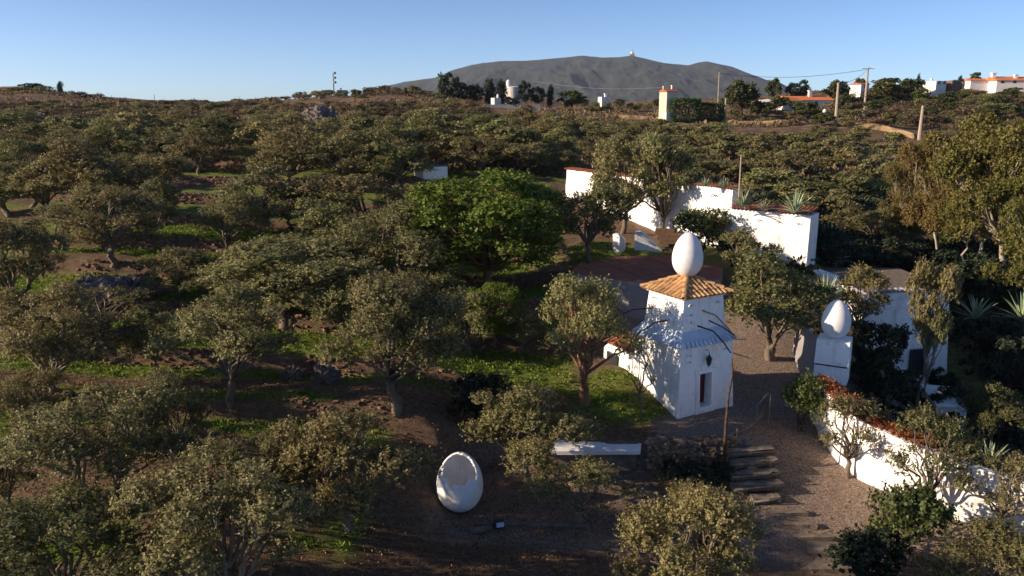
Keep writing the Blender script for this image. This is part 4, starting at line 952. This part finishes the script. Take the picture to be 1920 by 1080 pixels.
# ------------------------------------------------------------------ white slab, dry wall, court, steps
sl = empty('white_slab_table', (0, 0, 0)); tag(sl, 'long white slab on a dark base along the edge of the gravel court', 'slab')
b = MB(); b.hexa([(1.4, 35.55, -.42), (6.15, 35.6, -.42), (6.5, 37.2, -.42), (2.8, 37.2, -.42)], [(1.4, 35.55, -.24), (6.15, 35.6, -.24), (6.5, 37.2, -.02), (2.8, 37.2, -.02)]); b.build('slab', M['egg'], sl)
b = MB(); b.hexa([(1.7, 35.75, -1.4), (6.0, 35.8, -1.4), (6.3, 37.0, -1.4), (3.0, 37.0, -1.4)], [(1.7, 35.75, -.424), (6.0, 35.8, -.424), (6.3, 37.0, -.424), (3.0, 37.0, -.424)]); b.build('base', M['slab'], sl)
dw = empty('dry_stone_wall', (0, 0, 0)); tag(dw, 'dry stone retaining wall with dead leaves in front of the egg tower', 'wall')
wall_poly([(6.6, 36.15, -1.6, .05), (8.6, 36.05, -1.6, .05), (10.9, 36.25, -1.7, .02)], .5, 'core', 'stone', dw, seed=4)
rg = np.random.default_rng(3); n = 700; xs_ = rg.uniform(6.6, 10.9, n); zs_ = rg.uniform(-1.3, .12, n)
stones('facing_stones', np.stack([xs_, 36.08 + rg.normal(size=n) * .05 - (.1 - zs_) * .05 + np.where(zs_ > .03, rg.uniform(0, .45, n), 0), zs_], 1), rg.uniform(.10, .24, n), M['stone'], 5, '', parent=dw)
for i, (cx, w) in enumerate([(1262, 70), (1315, 75), (1352, 50)]):
    tree_px('darkshrub', cx, 866, 912, w, ['left', 'middle', 'right'][i] + ' clump of the dark green hedge below the dry stone wall', 'dark hedge below the dry stone wall')
# timber edging and log steps
eg = [at(x, y, z=.02) for x, y in [(1288, 822), (1360, 820), (1400, 804), (1428, 780), (1440, 752)]]
b = MB(); b.tube([v + Vector((0, 0, .04)) for v in eg], .10, 7); tag(b.build('timber_edging', M['wood'], smooth=True), 'curved timber edging around the gravel beside the tower', 'edging')
st = [(1412, 838, 90, -.1), (1418, 858, 92, -.32), (1418, 880, 92, -.55), (1424, 902, 96, -.80), (1432, 925, 84, -1.08)]
st = [(1408, 842, 96, -.15), (1411, 862, 96, -.40), (1416, 884, 98, -.65), (1422, 906, 98, -.92), (1440, 930, 60, -1.22)]
for i, (cx, cy, w, z) in enumerate(st):
    p = at(cx, cy, z=z); W_ = w * (p.y * CP + 16 * SP) / F; r_ = empty('timber_step', p, .16); o = r_
    tag(r_, '%s of the five grey timber-edged steps down to the gravel court, counted from the top' % ORD[i], 'step', 'timber-edged steps by the tower')
    b = MB(); b.rough((0, .10, -.30), (W_, .52, .26), 0, .09, i + 3); b.build('tread', M['slab'], r_)
    b = MB(); b.tube([(-W_ / 2 - .05, -.24, -.09), (0, -.27, -.08), (W_ / 2 + .05, -.24, -.09)], .05, 7); b.build('edge_log', M['wood'], r_, smooth=True)
for i, (x, y, ph) in enumerate([(1417, 800, 42), (1441, 790, 55), (1380, 833, 30)]):
    p = at(x, y, z=-.05); b = MB(); b.tube([(0, 0, -.3), (.01, 0, ph / 37)], [.035, .028], 6); o = b.build('rail_post', M['wood']); o.location = p
    tag(o, ['middle', 'rightmost and tallest', 'leftmost and shortest'][i] + ' wooden rail post beside the timber steps', 'post', 'rail posts')
a = at(1417, 762, z=1.0); c = at(1441, 735, z=1.35); b = MB(); b.tube([a, a.lerp(c, .5) - Vector((0, 0, .06)), c], .018, 5); tag(b.build('rope', M['rope']), 'thin rope strung between the rail posts by the steps', 'rope')
# bare leaning stake in front of the tower
p = at(1358, 866, z=-.6); b = MB(); tpt = at(1372, 672, Y=p.y + .1)
md = [p, at(1361, 800, Y=p.y), at(1366, 740, Y=p.y + .05), at(1374, 700, Y=p.y + .1), tpt]
b.tube(md, [.10, .075, .06, .05, .03], 7); o = empty('bare_stake', (0, 0, 0)); tag(o, 'bare crooked wooden stake standing in front of the tower corner', 'stake'); b.build('stem', M['darkbark'], o, smooth=True)
b = MB(); b.tube([md[3], at(1383, 688, Y=p.y)], [.03, .02], 5); b.build('branch', M['darkbark'], o)
# stone slabs and edging near the bottom
for i, (cx, cy, w, dd, z, lb) in enumerate([(1446, 926, 42, .5, -1.3, 'small pale paving slab at the foot of the timber steps'), (1500, 1000, 120, .25, -1.6, 'long stone kerb across the gravel at the bottom right'),
        (1410, 1010, 60, .3, -1.7, 'short stone kerb left of the long one at the bottom right'), (1530, 1026, 90, .9, -1.9, 'dark stone step below the long kerb'), (1545, 1056, 100, .9, -2.05, 'lowest dark stone step at the bottom edge'),
        (1478, 955, 70, .35, -1.45, 'narrow stone step just below the foot of the timber steps'), (1490, 975, 80, .3, -1.5, 'narrow stone step above the long kerb'),
        (1000, 984, 210, .25, -1.12, 'low stone kerb along the front edge of the gravel court')]):
    p = at(cx, cy, z=z); W_ = w * (p.y * CP + (H - z) * SP) / F; b = MB(); b.rough((0, 0, -.35), (W_, dd, .40), .05 * (i % 3 - 1), .025, i + 20, 6); p.z = gz(p.x, p.y) + .05; o = b.build('stone_slab', M['slab']); o.location = p; tag(o, lb, 'slab')
# small floor lamp by the kerb
p = at(935, 990, z=-1.05); r_ = empty('garden_floodlight', p, .3); tag(r_, 'small black floodlight with a pale lens beside the front kerb of the court', 'floodlight')
b = MB(); b.box((0, 0, .05), (.45, .2, .3)); b.tube([(-.25, 0, 0), (-.25, 0, .25)], .02, 5); b.tube([(.25, 0, 0), (.25, 0, .25)], .02, 5); b.build('housing', M['iron'], r_)
b = MB(); b.hexa([(-.12, -.13, .10), (.2, -.13, .10), (.2, -.104, .10), (-.12, -.104, .10)], [(-.12, -.13, .3), (.2, -.13, .3), (.2, -.104, .3), (-.12, -.104, .3)]); b.build('lens', M['lens'], r_)
b = MB(); b.box((-.75, 0, .0), (.9, .3, .12)); b.build('base_plate', M['slab'], r_)

# ------------------------------------------------------------------ broken egg
def broken_egg():
    base = at(861, 968, z=-1.12); h, r = 2.65, 1.0; nU, nV = 72, 46
    rg = random.Random(12); jag = [rg.uniform(-.16, .22) for _ in range(26)]
    def cut(a, z):   # keep when below the jagged tilted rim
        f = -math.sin(a)                          # +1 toward the camera
        rim = 2.60 - 1.0 * min(1, max(0, (f + .02) / 1.0)) ** .65
        t = (a / (2 * math.pi) % 1) * 26; i = int(t); k = t - i
        return z < rim + jag[i % 26] * (1 - k) + jag[(i + 1) % 26] * k
    v = []; idx = {}
    pr_o = []
    for j in range(nV + 1):
        t = math.pi * j / nV; c = math.cos(t); pr_o.append((max(r * math.sin(t) * (1 - .10 * c), .001), h * (1 - (1 - c) / 2) ))
    for s_, th in ((0, 0), (1, .07)):
        for j, (rr, z) in enumerate(pr_o):
            for i in range(nU):
                a = 2 * math.pi * i / nU; k = max(rr - th, .001); zz = h / 2 + (z - h / 2) * (1 - th / (h / 2))
                v.append((k * math.cos(a), k * math.sin(a), zz))
    off = (nV + 1) * nU; keep = set()
    for j in range(nV):
        for i in range(nU):
            if cut(2 * math.pi * (i + .5) / nU, (pr_o[j][1] + pr_o[j + 1][1]) / 2): keep.add((j, i))
    fo, fi = [], []
    def q(j, i): return j * nU + i % nU
    for (j, i) in keep:
        fo.append([q(j, i), q(j + 1, i), q(j + 1, i + 1), q(j, i + 1)]); fi.append([off + q(j, i), off + q(j, i + 1), off + q(j + 1, i + 1), off + q(j + 1, i)])
        if (j - 1, i) not in keep and j > 0: fo.append([q(j, i), q(j, i + 1), off + q(j, i + 1), off + q(j, i)])
        if (j + 1, i) not in keep and j < nV - 1: fo.append([q(j + 1, i + 1), q(j + 1, i), off + q(j + 1, i), off + q(j + 1, i + 1)])
        if (j, (i + 1) % nU) not in keep: fo.append([q(j, i + 1), q(j + 1, i + 1), off + q(j + 1, i + 1), off + q(j, i + 1)])
        if (j, (i - 1) % nU) not in keep: fo.append([q(j + 1, i), q(j, i), off + q(j, i), off + q(j + 1, i)])
    me = mesh_np('broken_egg', v, fo + fi, M['white'], smooth=True)
    o = link_mesh('broken_egg', me); o.location = (base.x, base.y + .7, -1.2)
    tag(o, 'giant white egg shell with its jagged top broken open', 'egg sculpture')
broken_egg()

# ------------------------------------------------------------------ agaves and red creeper
def agave_mesh(seed, n=30):
    rg = np.random.default_rng(seed); b = MB()
    for i in range(n):
        az = i * 2.4 + rg.normal() * .1; el = .25 + 1.15 * (i / n) + rg.normal() * .06; L = 1.0 * rg.uniform(.8, 1.1); w = .048
        d = Vector((math.cos(az), math.sin(az), 0)); s_ = Vector((-math.sin(az), math.cos(az), 0)); prev = None; q = Vector((0, 0, .05)); vs = []
        e = el
        for k in range(6):
            t = k / 5; ww = w * (1 - t) ** .6 * (0.7 + .6 * min(t * 3, 1)) + .003
            u = Vector((-math.sin(e), 0, 0)); up = d * (-math.sin(e)) + Vector((0, 0, math.cos(e)))
            vs += [q - s_ * ww + up * ww * .35, q - up * ww * .15, q + s_ * ww + up * ww * .35]
            q = q + (d * math.cos(e) + Vector((0, 0, math.sin(e)))) * L / 5; e -= .05 * (1.4 - el) * 2
        fs = []
        for k in range(5):
            a = k * 3; fs += [[a, a + 1, a + 4, a + 3], [a + 1, a + 2, a + 5, a + 4]]
        b.add(vs, fs)
    return mesh_np('agave', b.v, b.f, M['agave'])
AG = [agave_mesh(i) for i in range(3)]
def agave(px, py, size_px, label, Y=None, z=None, ):
    if z is not None: p = at(px, py, z=z)
    elif Y: p = at(px, py, Y=Y)
    else: p = hit(px, py)
    d = p.y * CP - (p.z - H) * SP; s = size_px * d / F / 1.5
    o = link_mesh('agave', AG[R_.randint(0, 2)]); o.location = p; o.scale = (s, s, s); o.rotation_euler = (0, 0, R_.uniform(0, 6)); tag(o, label, 'agave', 'agaves')
agave(1392, 392, 62, 'spiky agave on the roof just right of the step in the tiled edge', z=8.25)
agave(1432, 395, 34, 'small agave on the roof between the two big ones', z=8.2)
agave(1490, 402, 68, 'spiky agave near the right end of the lower tiled roof', z=8.1)
agave(1356, 354, 34, 'small agave on the upper tiled edge near the step', z=9.7)
agave(1322, 350, 30, 'small shaded agave left of the one on the upper tiled edge', z=9.7)
agave(1562, 495, 100, 'large shaded agave beyond the end of the long white building', Y=63)
agave(1545, 575, 90, 'large blue-grey agave directly behind the pedestal egg', Y=50)
agave(1827, 602, 75, 'shaded agave in the valley right of the white house', Y=61)
agave(1916, 605, 90, 'sunlit agave cut by the right edge', Y=60)
agave(1795, 845, 60, 'small dark agave on the near side of the valley', Y=37)
agave(1852, 880, 85, 'pale agave behind the top of the garden wall, left of the last one', Y=34.5)
agave(1912, 905, 85, 'pale agave behind the garden wall at the right edge', Y=33.5)
cx_ = np.array([[16.8 + i * .055 + rng.normal() * .15, 0, 0] for i in range(60)] )
_g = np.array(gp[1:7]); _t = np.linspace(0, 1, 60)
cx_ = np.stack([np.interp(_t * 5, range(6), _g[:, 0]) + .45, np.interp(_t * 5, range(6), _g[:, 1]) + .15, np.interp(_t * 5, range(6), _g[:, 3]) + .12], 1)
scatter('red_creeper', M['redleaf'], np.repeat(cx_, 6, 0) + rng.normal(size=(360, 3)) * np.array([.25, .25, .10]), rng.uniform(.12, .35, 360), 16, .40, 8, 'rust red creeper lying along the top of the garden wall', 'creeper')
bpy.data.objects['red_creeper'].pop('kind')

# ------------------------------------------------------------------ skyline: churchyard, houses, poles
def hb(px, py, Y, wpx, hpx):
    p = at(px, py, Y=Y); k = (Y * CP + (H - p.z) * SP) / F; return p, wpx * k, hpx * k
def sky_tree(kind, cx, top, base, w, Y, label, group=None, cat=None):
    p, W_, H_ = hb(cx, base, Y, w, base - top); g = gz(p.x, p.y); z = min(p.z, g + .5) if g < p.z else g - .2; return plant(kind, Vector((p.x, Y, z)), W_, max(H_ + (p.z - z), .6 * H_), label, group, cat)
for a in [('umbrella',60,156,184,44,285,'flat topped pine silhouetted on the left skyline beside the dark cypress'),('cypress',115,153,190,13,285,'narrow leaning dark cypress on the left skyline'),
          ('dark',843,133,205,52,235,'tallest dark evergreen of the churchyard, left end'),('dark',872,153,205,54,235,'dark evergreen second from the left in the churchyard'),('dark',893,160,205,36,235,'low dark evergreen third from the left in the churchyard'),
          ('cypress',920,149,205,26,236,'broad cypress left of the small white bell turret'),('cypress',942,149,203,22,236,'cypress right of the small white bell turret, touching the round white tower'),
          ('dark',985,155,202,36,236,'dark evergreen just right of the round white tower'),('dark',1008,160,203,34,238,'second dark evergreen right of the round white tower'),('cypress',1031,158,200,15,238,'narrow cypress furthest right of the churchyard'),
          ('broad',1072,168,205,56,240,'rounded olive coloured tree right of the churchyard'),('dark',960,180,206,44,230,'low dark evergreen in front of the round white tower'),
          ('dark',762,165,190,12,250,'single small dark tree on the ridge left of the churchyard'),
          ('cypress',665,168,188,7,260,'first tiny cypress on the ridge right of the antenna building'),('cypress',674,170,188,7,260,'second tiny cypress on the ridge right of the antenna building'),('cypress',685,169,188,8,260,'third tiny cypress on the ridge right of the antenna building'),
          ('broad',1390,152,205,66,210,'wide leafy tree right of the cream tower hedges'),('broad',1448,148,190,32,250,'leafy tree left of the pair on the skyline above the orange roof'),('dark',1494,147,190,52,250,'dark rounded tree on the skyline above the orange roof'),
          ('broad',1562,152,190,50,250,'rounded tree on the skyline right of the orange roof'),('broad',1612,145,172,30,290,'tree behind the small white house near the crossarm pole'),
          ('broad',1660,150,190,70,250,'bushy tree right of the crossarm pole on the skyline'),('broad',1705,146,185,56,255,'bushy tree left of the white house on the right skyline'),('cypress',1720,138,165,9,262,'thin conifer tip on the right skyline left of the white house'),
          ('broad',1785,150,172,22,290,'small tree right of the white house on the right skyline'),('cypress',1800,141,160,9,290,'first small conifer between the two right skyline houses'),('broad',1828,138,158,26,300,'tree behind the long roofed house at the right edge')]:
    k = a[0]; sky_tree(*a[:6], a[6], cat={'dark': 'evergreen tree'}.get(k))
def hedge(cx, top, base, w, Y, label):
    p, W_, H_ = hb(cx, base, Y, w, base - top); rg = np.random.default_rng(int(cx)); n = 5000
    Pq = rg.uniform(-.5, .5, (n, 3)) * np.array([W_, 3.2, H_]); ax = rg.integers(0, 3, n); sg = rg.choice([-1, 1], n)
    for i in range(3): Pq[:, i] = np.where(ax == i, sg * np.array([W_, 3.2, H_])[i] / 2, Pq[:, i])
    Pq += rg.normal(size=(n, 3)) * .12; Pq[:, 2] += H_ / 2; d = rdir(rg, n); w_ = norm(np.cross(d, rdir(rg, n)))
    Vv = np.stack([Pq, Pq + d * .22 + w_ * .12, Pq + d * .45, Pq + d * .22 - w_ * .12], 1).reshape(-1, 3)
    o = link_mesh('clipped_hedge', mesh_np('clipped_hedge', Vv, np.arange(len(Vv)).reshape(-1, 4), M['hedge'])); o.location = p; tag(o, label, 'hedge', 'clipped hedges')
M['hedge'] = leafmat('hedge_leaf', (0.015, 0.035, 0.010), (0.035, 0.070, 0.018), (0.06, 0.10, 0.03), trans=0.1)
hedge(1284, 188, 226, 50, 196, 'dark green clipped hedge block touching the cream tower'); hedge(1331, 196, 225, 44, 197, 'dark green clipped hedge block right of the first')
# cream tower house
p, W_, H_ = hb(1251, 224, 198, 24, 50)
r_ = box_house('cream_tower_house', 'tall narrow cream house with a red roof beside the dark hedges', (p.x, 198, p.z), (W_, W_ * .9, H_), .5, 'cream', 'redtile', .5, [(-.3, 1.0, .5, .8), (.4, 4.2, .5, .8)], [(-1.1, .5, .3, 1.1), (1.1, 0, .4, 1.3)], .2)
b = MB(); b.box((-W_ * .35, -W_ * .5, -.5), (W_ * .7, 1.4, 2.2)); b.build('entrance_block', M['farwhite'], r_)
# churchyard
p, W_, H_ = hb(962, 190, 245, 30, 26); r_ = empty('round_white_tower', p); tag(r_, 'round white tower with a small cupola among the dark cypresses', 'tower')
b = MB(); b.lathe((0, 0, -3), [(W_ / 2, 0), (W_ / 2, H_ + 3), (W_ / 2 - .3, H_ + 3.02), (.01, H_ + 3.3)], 28); b.build('drum', M['farwhite'], r_)
b = MB(); b.lathe((-W_ * .28, 0, H_), [(.7, 0), (.7, 1.3), (.75, 1.35), (.5, 1.9), (.01, 2.2)], 12); b.build('cupola', M['farwhite'], r_)
p, W_, H_ = hb(930, 198, 230, 14, 14); r_ = box_house('bell_turret', 'small white bell turret between the two broad cypresses', p, (W_, W_, H_), .5, 'farwhite', None, cat='turret')
b = MB(); b.lathe((0.6, 0, H_), [(.35, 0), (.4, .5), (.3, .9), (.01, 1.1)], 8); b.build('finial', M['farwhite'], r_)
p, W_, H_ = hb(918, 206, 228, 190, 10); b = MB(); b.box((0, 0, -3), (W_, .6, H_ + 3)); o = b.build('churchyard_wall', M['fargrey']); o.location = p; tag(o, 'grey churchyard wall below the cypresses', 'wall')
p, W_, H_ = hb(1132, 189, 260, 16, 7); box_house('distant_white_house', 'tiny white house in the dip in front of the mountain', p, (W_, 3, H_), .3, 'farwhite', None, chim=[(0.6, 0, .7, .8)])
# houses at right
p, W_, H_ = hb(1508, 198, 235, 86, 9)
box_house('orange_roofed_house', 'low white house with a bright orange tiled roof and white chimney', p, (W_, 8, H_), .12, 'farwhite', 'orangetile', 1.1, [(-2, .2, .8, .9), (1.5, .2, .8, .9)], [(1.2, -.5, .9, 2.6)], .4)
p, W_, H_ = hb(1478, 198, 228, 34, 8); box_house('white_wing_house', 'white gabled wing at the left end of the orange roofed house', p, (W_, 4, H_), .5, 'farwhite', 'orangetile', .8, [(0, .1, .8, .8)])
p, W_, H_ = hb(1440, 198, 225, 44, 8); b = MB()
b.tube([(-W_ / 2, 0, -.5), (-W_ / 3, 0, H_ * .6), (0, 0, H_ * .75), (W_ / 3, 0, H_ * .6), (W_ / 2, 0, -.5)], .9, 8); o = b.build('white_tunnel_cover', M['farwhite']); o.location = p; tag(o, 'pale low curved greenhouse cover left of the orange roofed house', 'greenhouse')
p, W_, H_ = hb(1611, 168, 285, 20, 9); box_house('small_white_house', 'small white house with a flat roof behind the crossarm pole', p, (W_, 5, H_), .4, 'farwhite', 'redtile', .5, [(0, .6, .8, .9)])
p, W_, H_ = hb(1745, 163, 262, 30, 10); box_house('white_cube_house', 'white cube house on the right skyline beside a brown block', p, (W_, 7, H_), .5, 'farwhite', None, wins=[(-1, .8, 1, 1), (1.5, .8, 1, 1)], chim=[(0, 0, .5, .6)])
p, W_, H_ = hb(1773, 161, 264, 24, 9); box_house('brown_block_house', 'brown block house touching the white cube house', p, (W_, 7, H_), .5, 'brownwall', None, wins=[(-1, .8, 1, 1)])
p, W_, H_ = hb(1905, 158, 285, 96, 6); box_house('long_roofed_house', 'long low house with a pinkish tiled roof at the right edge', p, (W_, 9, H_), -.05, 'farwhite', 'farroof' if 'farroof' in M else 'orangetile', 1.3, [(-7, .3, 1, .9), (-3, .3, 1, .9)], [(-8.5, -1, 1.2, 2.4), (-1.5, -2, 1, 1.8)], .4)
p, W_, H_ = hb(1832, 155, 290, 48, 3); box_house('low_left_wing', 'low roofed wing left of the long house at the right edge', p, (W_, 7, H_), .05, 'farwhite', 'orangetile', .7)
p, W_, H_ = hb(30, 181, 288, 60, 10); box_house('dark_ridge_house', 'dark low building silhouetted at the left end of the skyline', p, (W_, 7, H_), -.3, 'brownwall', 'brownwall', .5)
p, W_, H_ = hb(640, 192, 268, 20, 12); box_house('antenna_building', 'small grey building at the foot of the antenna mast', p, (W_, 5, H_), .4, 'fargrey', None, chim=[(0, 0, .4, .4)], cat='building')
def mast(px, top, base, Y, label, arms=3):
    p, _, H_ = hb(px, base, Y, 1, base - top); tz_ = p.z + H_; p.z = gz(p.x, p.y); H_ = tz_ - p.z; r_ = empty('antenna_mast', p); tag(r_, label, 'antenna mast')
    b = MB(); b.tube([(0, 0, -1), (0, 0, H_)], [.22, .13], 6); b.build('pole', M['iron'], r_)
    for k in range(arms):
        b = MB(); b.lathe((.5, -.2, H_ * (.95 - .2 * k)), [(.05, 0), (.5, .1), (.5, .6), (.05, .8)], 8); b.build('antenna', M['fargrey'], r_)
mast(627, 139, 190, 262, 'telecom antenna mast with drum antennas on the left ridge')
def pole(px0, py0, px1, py1, Y, label, r=.16, cross=None, group='utility poles'):
    a = at(px0, py0, Y=Y); c = at(px1, py1, Y=Y); g = gz(a.x, a.y); a.z = min(a.z, g)
    o = empty('utility_pole', a); tag(o, label, 'pole', group)
    b = MB(); d_ = c - a; d_.x *= .55; b.tube([(0, 0, -.5), d_], [r * 1.25, r * .75], 8); b.build('shaft', M['pole'], o)
    if cross:
        b = MB(); b.tube([d_ + Vector((-cross / 2, .0, -.35)), d_ + Vector((cross / 2, 0, -.35))], .09, 6); b.build('crossarm', M['pole'], o)
        for s_ in (-1, 0, 1):
            b = MB(); b.lathe(d_ + Vector((s_ * cross / 2.2, 0, -.25)), [(.08, 0), (.12, .15), (.05, .35), (.01, .4)], 8); b.build('insulator', M['farwhite'], o)
    return c
pole(1566, 241, 1571, 155, 164, 'tall concrete utility pole left of the ochre track wall', .30)
pole(1723, 263, 1731, 198, 151, 'concrete utility pole standing at the ochre track wall, right', .30)
c1 = pole(1622, 190, 1628, 126, 225, 'utility pole with a crossarm on the skyline', .30, 3.4)
pole(1347, 180, 1348, 135, 225, 'thin pole above the leafy tree right of the cream tower', .16)
pole(1360, 207, 1361, 184, 200, 'short stub pole right of the clipped hedges', .28)
pole(1387, 352, 1389, 290, 76, 'thin wooden pole behind the step of the long white building', .09)
pole(210, 197, 210, 178, 330, 'first faint thin pole from the left on the left skyline', .12); pole(290, 197, 290, 177, 330, 'second faint thin pole from the left on the left skyline', .14); pole(449, 197, 449, 180, 330, 'faint thin pole in the middle of the left skyline', .10)
def cable(a, c, sag, label):
    b = MB(); b.tube([a.lerp(c, t / 10) - Vector((0, 0, sag * math.sin(math.pi * t / 10))) for t in range(11)], .05, 4); tag(b.build('power_cable', M['iron']), label, 'cable')
cable(at(1571, 158, Y=164), at(1731, 201, Y=151), 1.0, 'cable sagging between the two concrete utility poles by the track wall')
cable(at(1731, 201, Y=151), at(1960, 250, Y=140), 1.0, 'cable running from the right concrete pole to the right edge')
cable(at(1628, 130, Y=225), at(1348, 138, Y=225), 1.5, 'cable running left from the crossarm pole on the skyline')
cable(at(1628, 130, Y=225), at(1571, 158, Y=164), .8, 'cable between the crossarm pole and the tall pole below it')
p, _, H_ = hb(1544, 236, 168, 1, 26); r_ = empty('street_lamp', p); tag(r_, 'street lamp with a pale round head left of the tall pole', 'street lamp')
b = MB(); b.tube([(0, 0, -1), (0, 0, H_ - .3)], .09, 6); b.build('post', M['iron'], r_); b = MB(); b.lathe((0, 0, H_ - .3), [(.05, 0), (.38, .2), (.42, .5), (.2, .8), (.01, .85)], 10); b.build('lamp_head', M['farwhite'], r_)
a = at(1000, 152, Y=250); c = at(1243, 164, Y=230); b = MB(); b.tube([a.lerp(c, t / 8) - Vector((0, 0, 1.2 * math.sin(math.pi * t / 8))) for t in range(9)], .05, 4); tag(b.build('power_cable', M['fargrey']), 'thin overhead cable crossing in front of the mountain', 'cable')
# ochre stone track walls
def trackwall(seg, hpx, label):
    L = []
    for (px, py, Y) in seg:
        q_ = at(px, py, Y=Y); g = gz(q_.x, q_.y); k = Y / F; L.append((q_.x, q_.y, g - 1.5, g + hpx * k))
    o = wall_poly(L, .7, 'track_wall', 'ochrewall', None, sub=6, rough=.25, seed=int(seg[0][0])); tag(o, label, 'stone wall', 'ochre stone track walls')
trackwall([(1588, 246, 162), (1650, 250, 160), (1712, 262, 152)], 10, 'ochre stone wall of the track between the two concrete poles')
trackwall([(1742, 264, 151), (1800, 272, 146), (1862, 282, 140)], 10, 'ochre stone wall of the track right of the second concrete pole')
trackwall([(1365, 232, 182), (1430, 236, 180), (1500, 240, 176)], 9, 'ochre stone wall right of the clipped hedges')
trackwall([(1130, 217, 205), (1190, 221, 203), (1236, 224, 201)], 8, 'ochre stone wall left of the cream tower house')
trackwall([(1742, 392, 95), (1772, 393, 95)], 6, 'short pale wall seen through the brown autumn trees')

# ------------------------------------------------------------------ air
hz = MB(); hz.hexa([(-3500, -350, -45), (3500, -350, -45), (3500, 5700, -45), (-3500, 5700, -45)], [(-3500, -350, 300), (3500, -350, 300), (3500, 5700, 300), (-3500, 5700, 300)])
hm = bpy.data.materials.new('haze'); hm.use_nodes = True; nt = hm.node_tree; nt.nodes.clear()
pv = nt.nodes.new('ShaderNodeVolumePrincipled'); pv.inputs['Color'].default_value = (0.72, 0.82, 1.0, 1); pv.inputs['Density'].default_value = 0.000045; pv.inputs['Anisotropy'].default_value = 0.2
mo = nt.nodes.new('ShaderNodeOutputMaterial'); nt.links.new(pv.outputs[0], mo.inputs['Volume'])
tag(hz.build('haze', hm), kind='stuff')
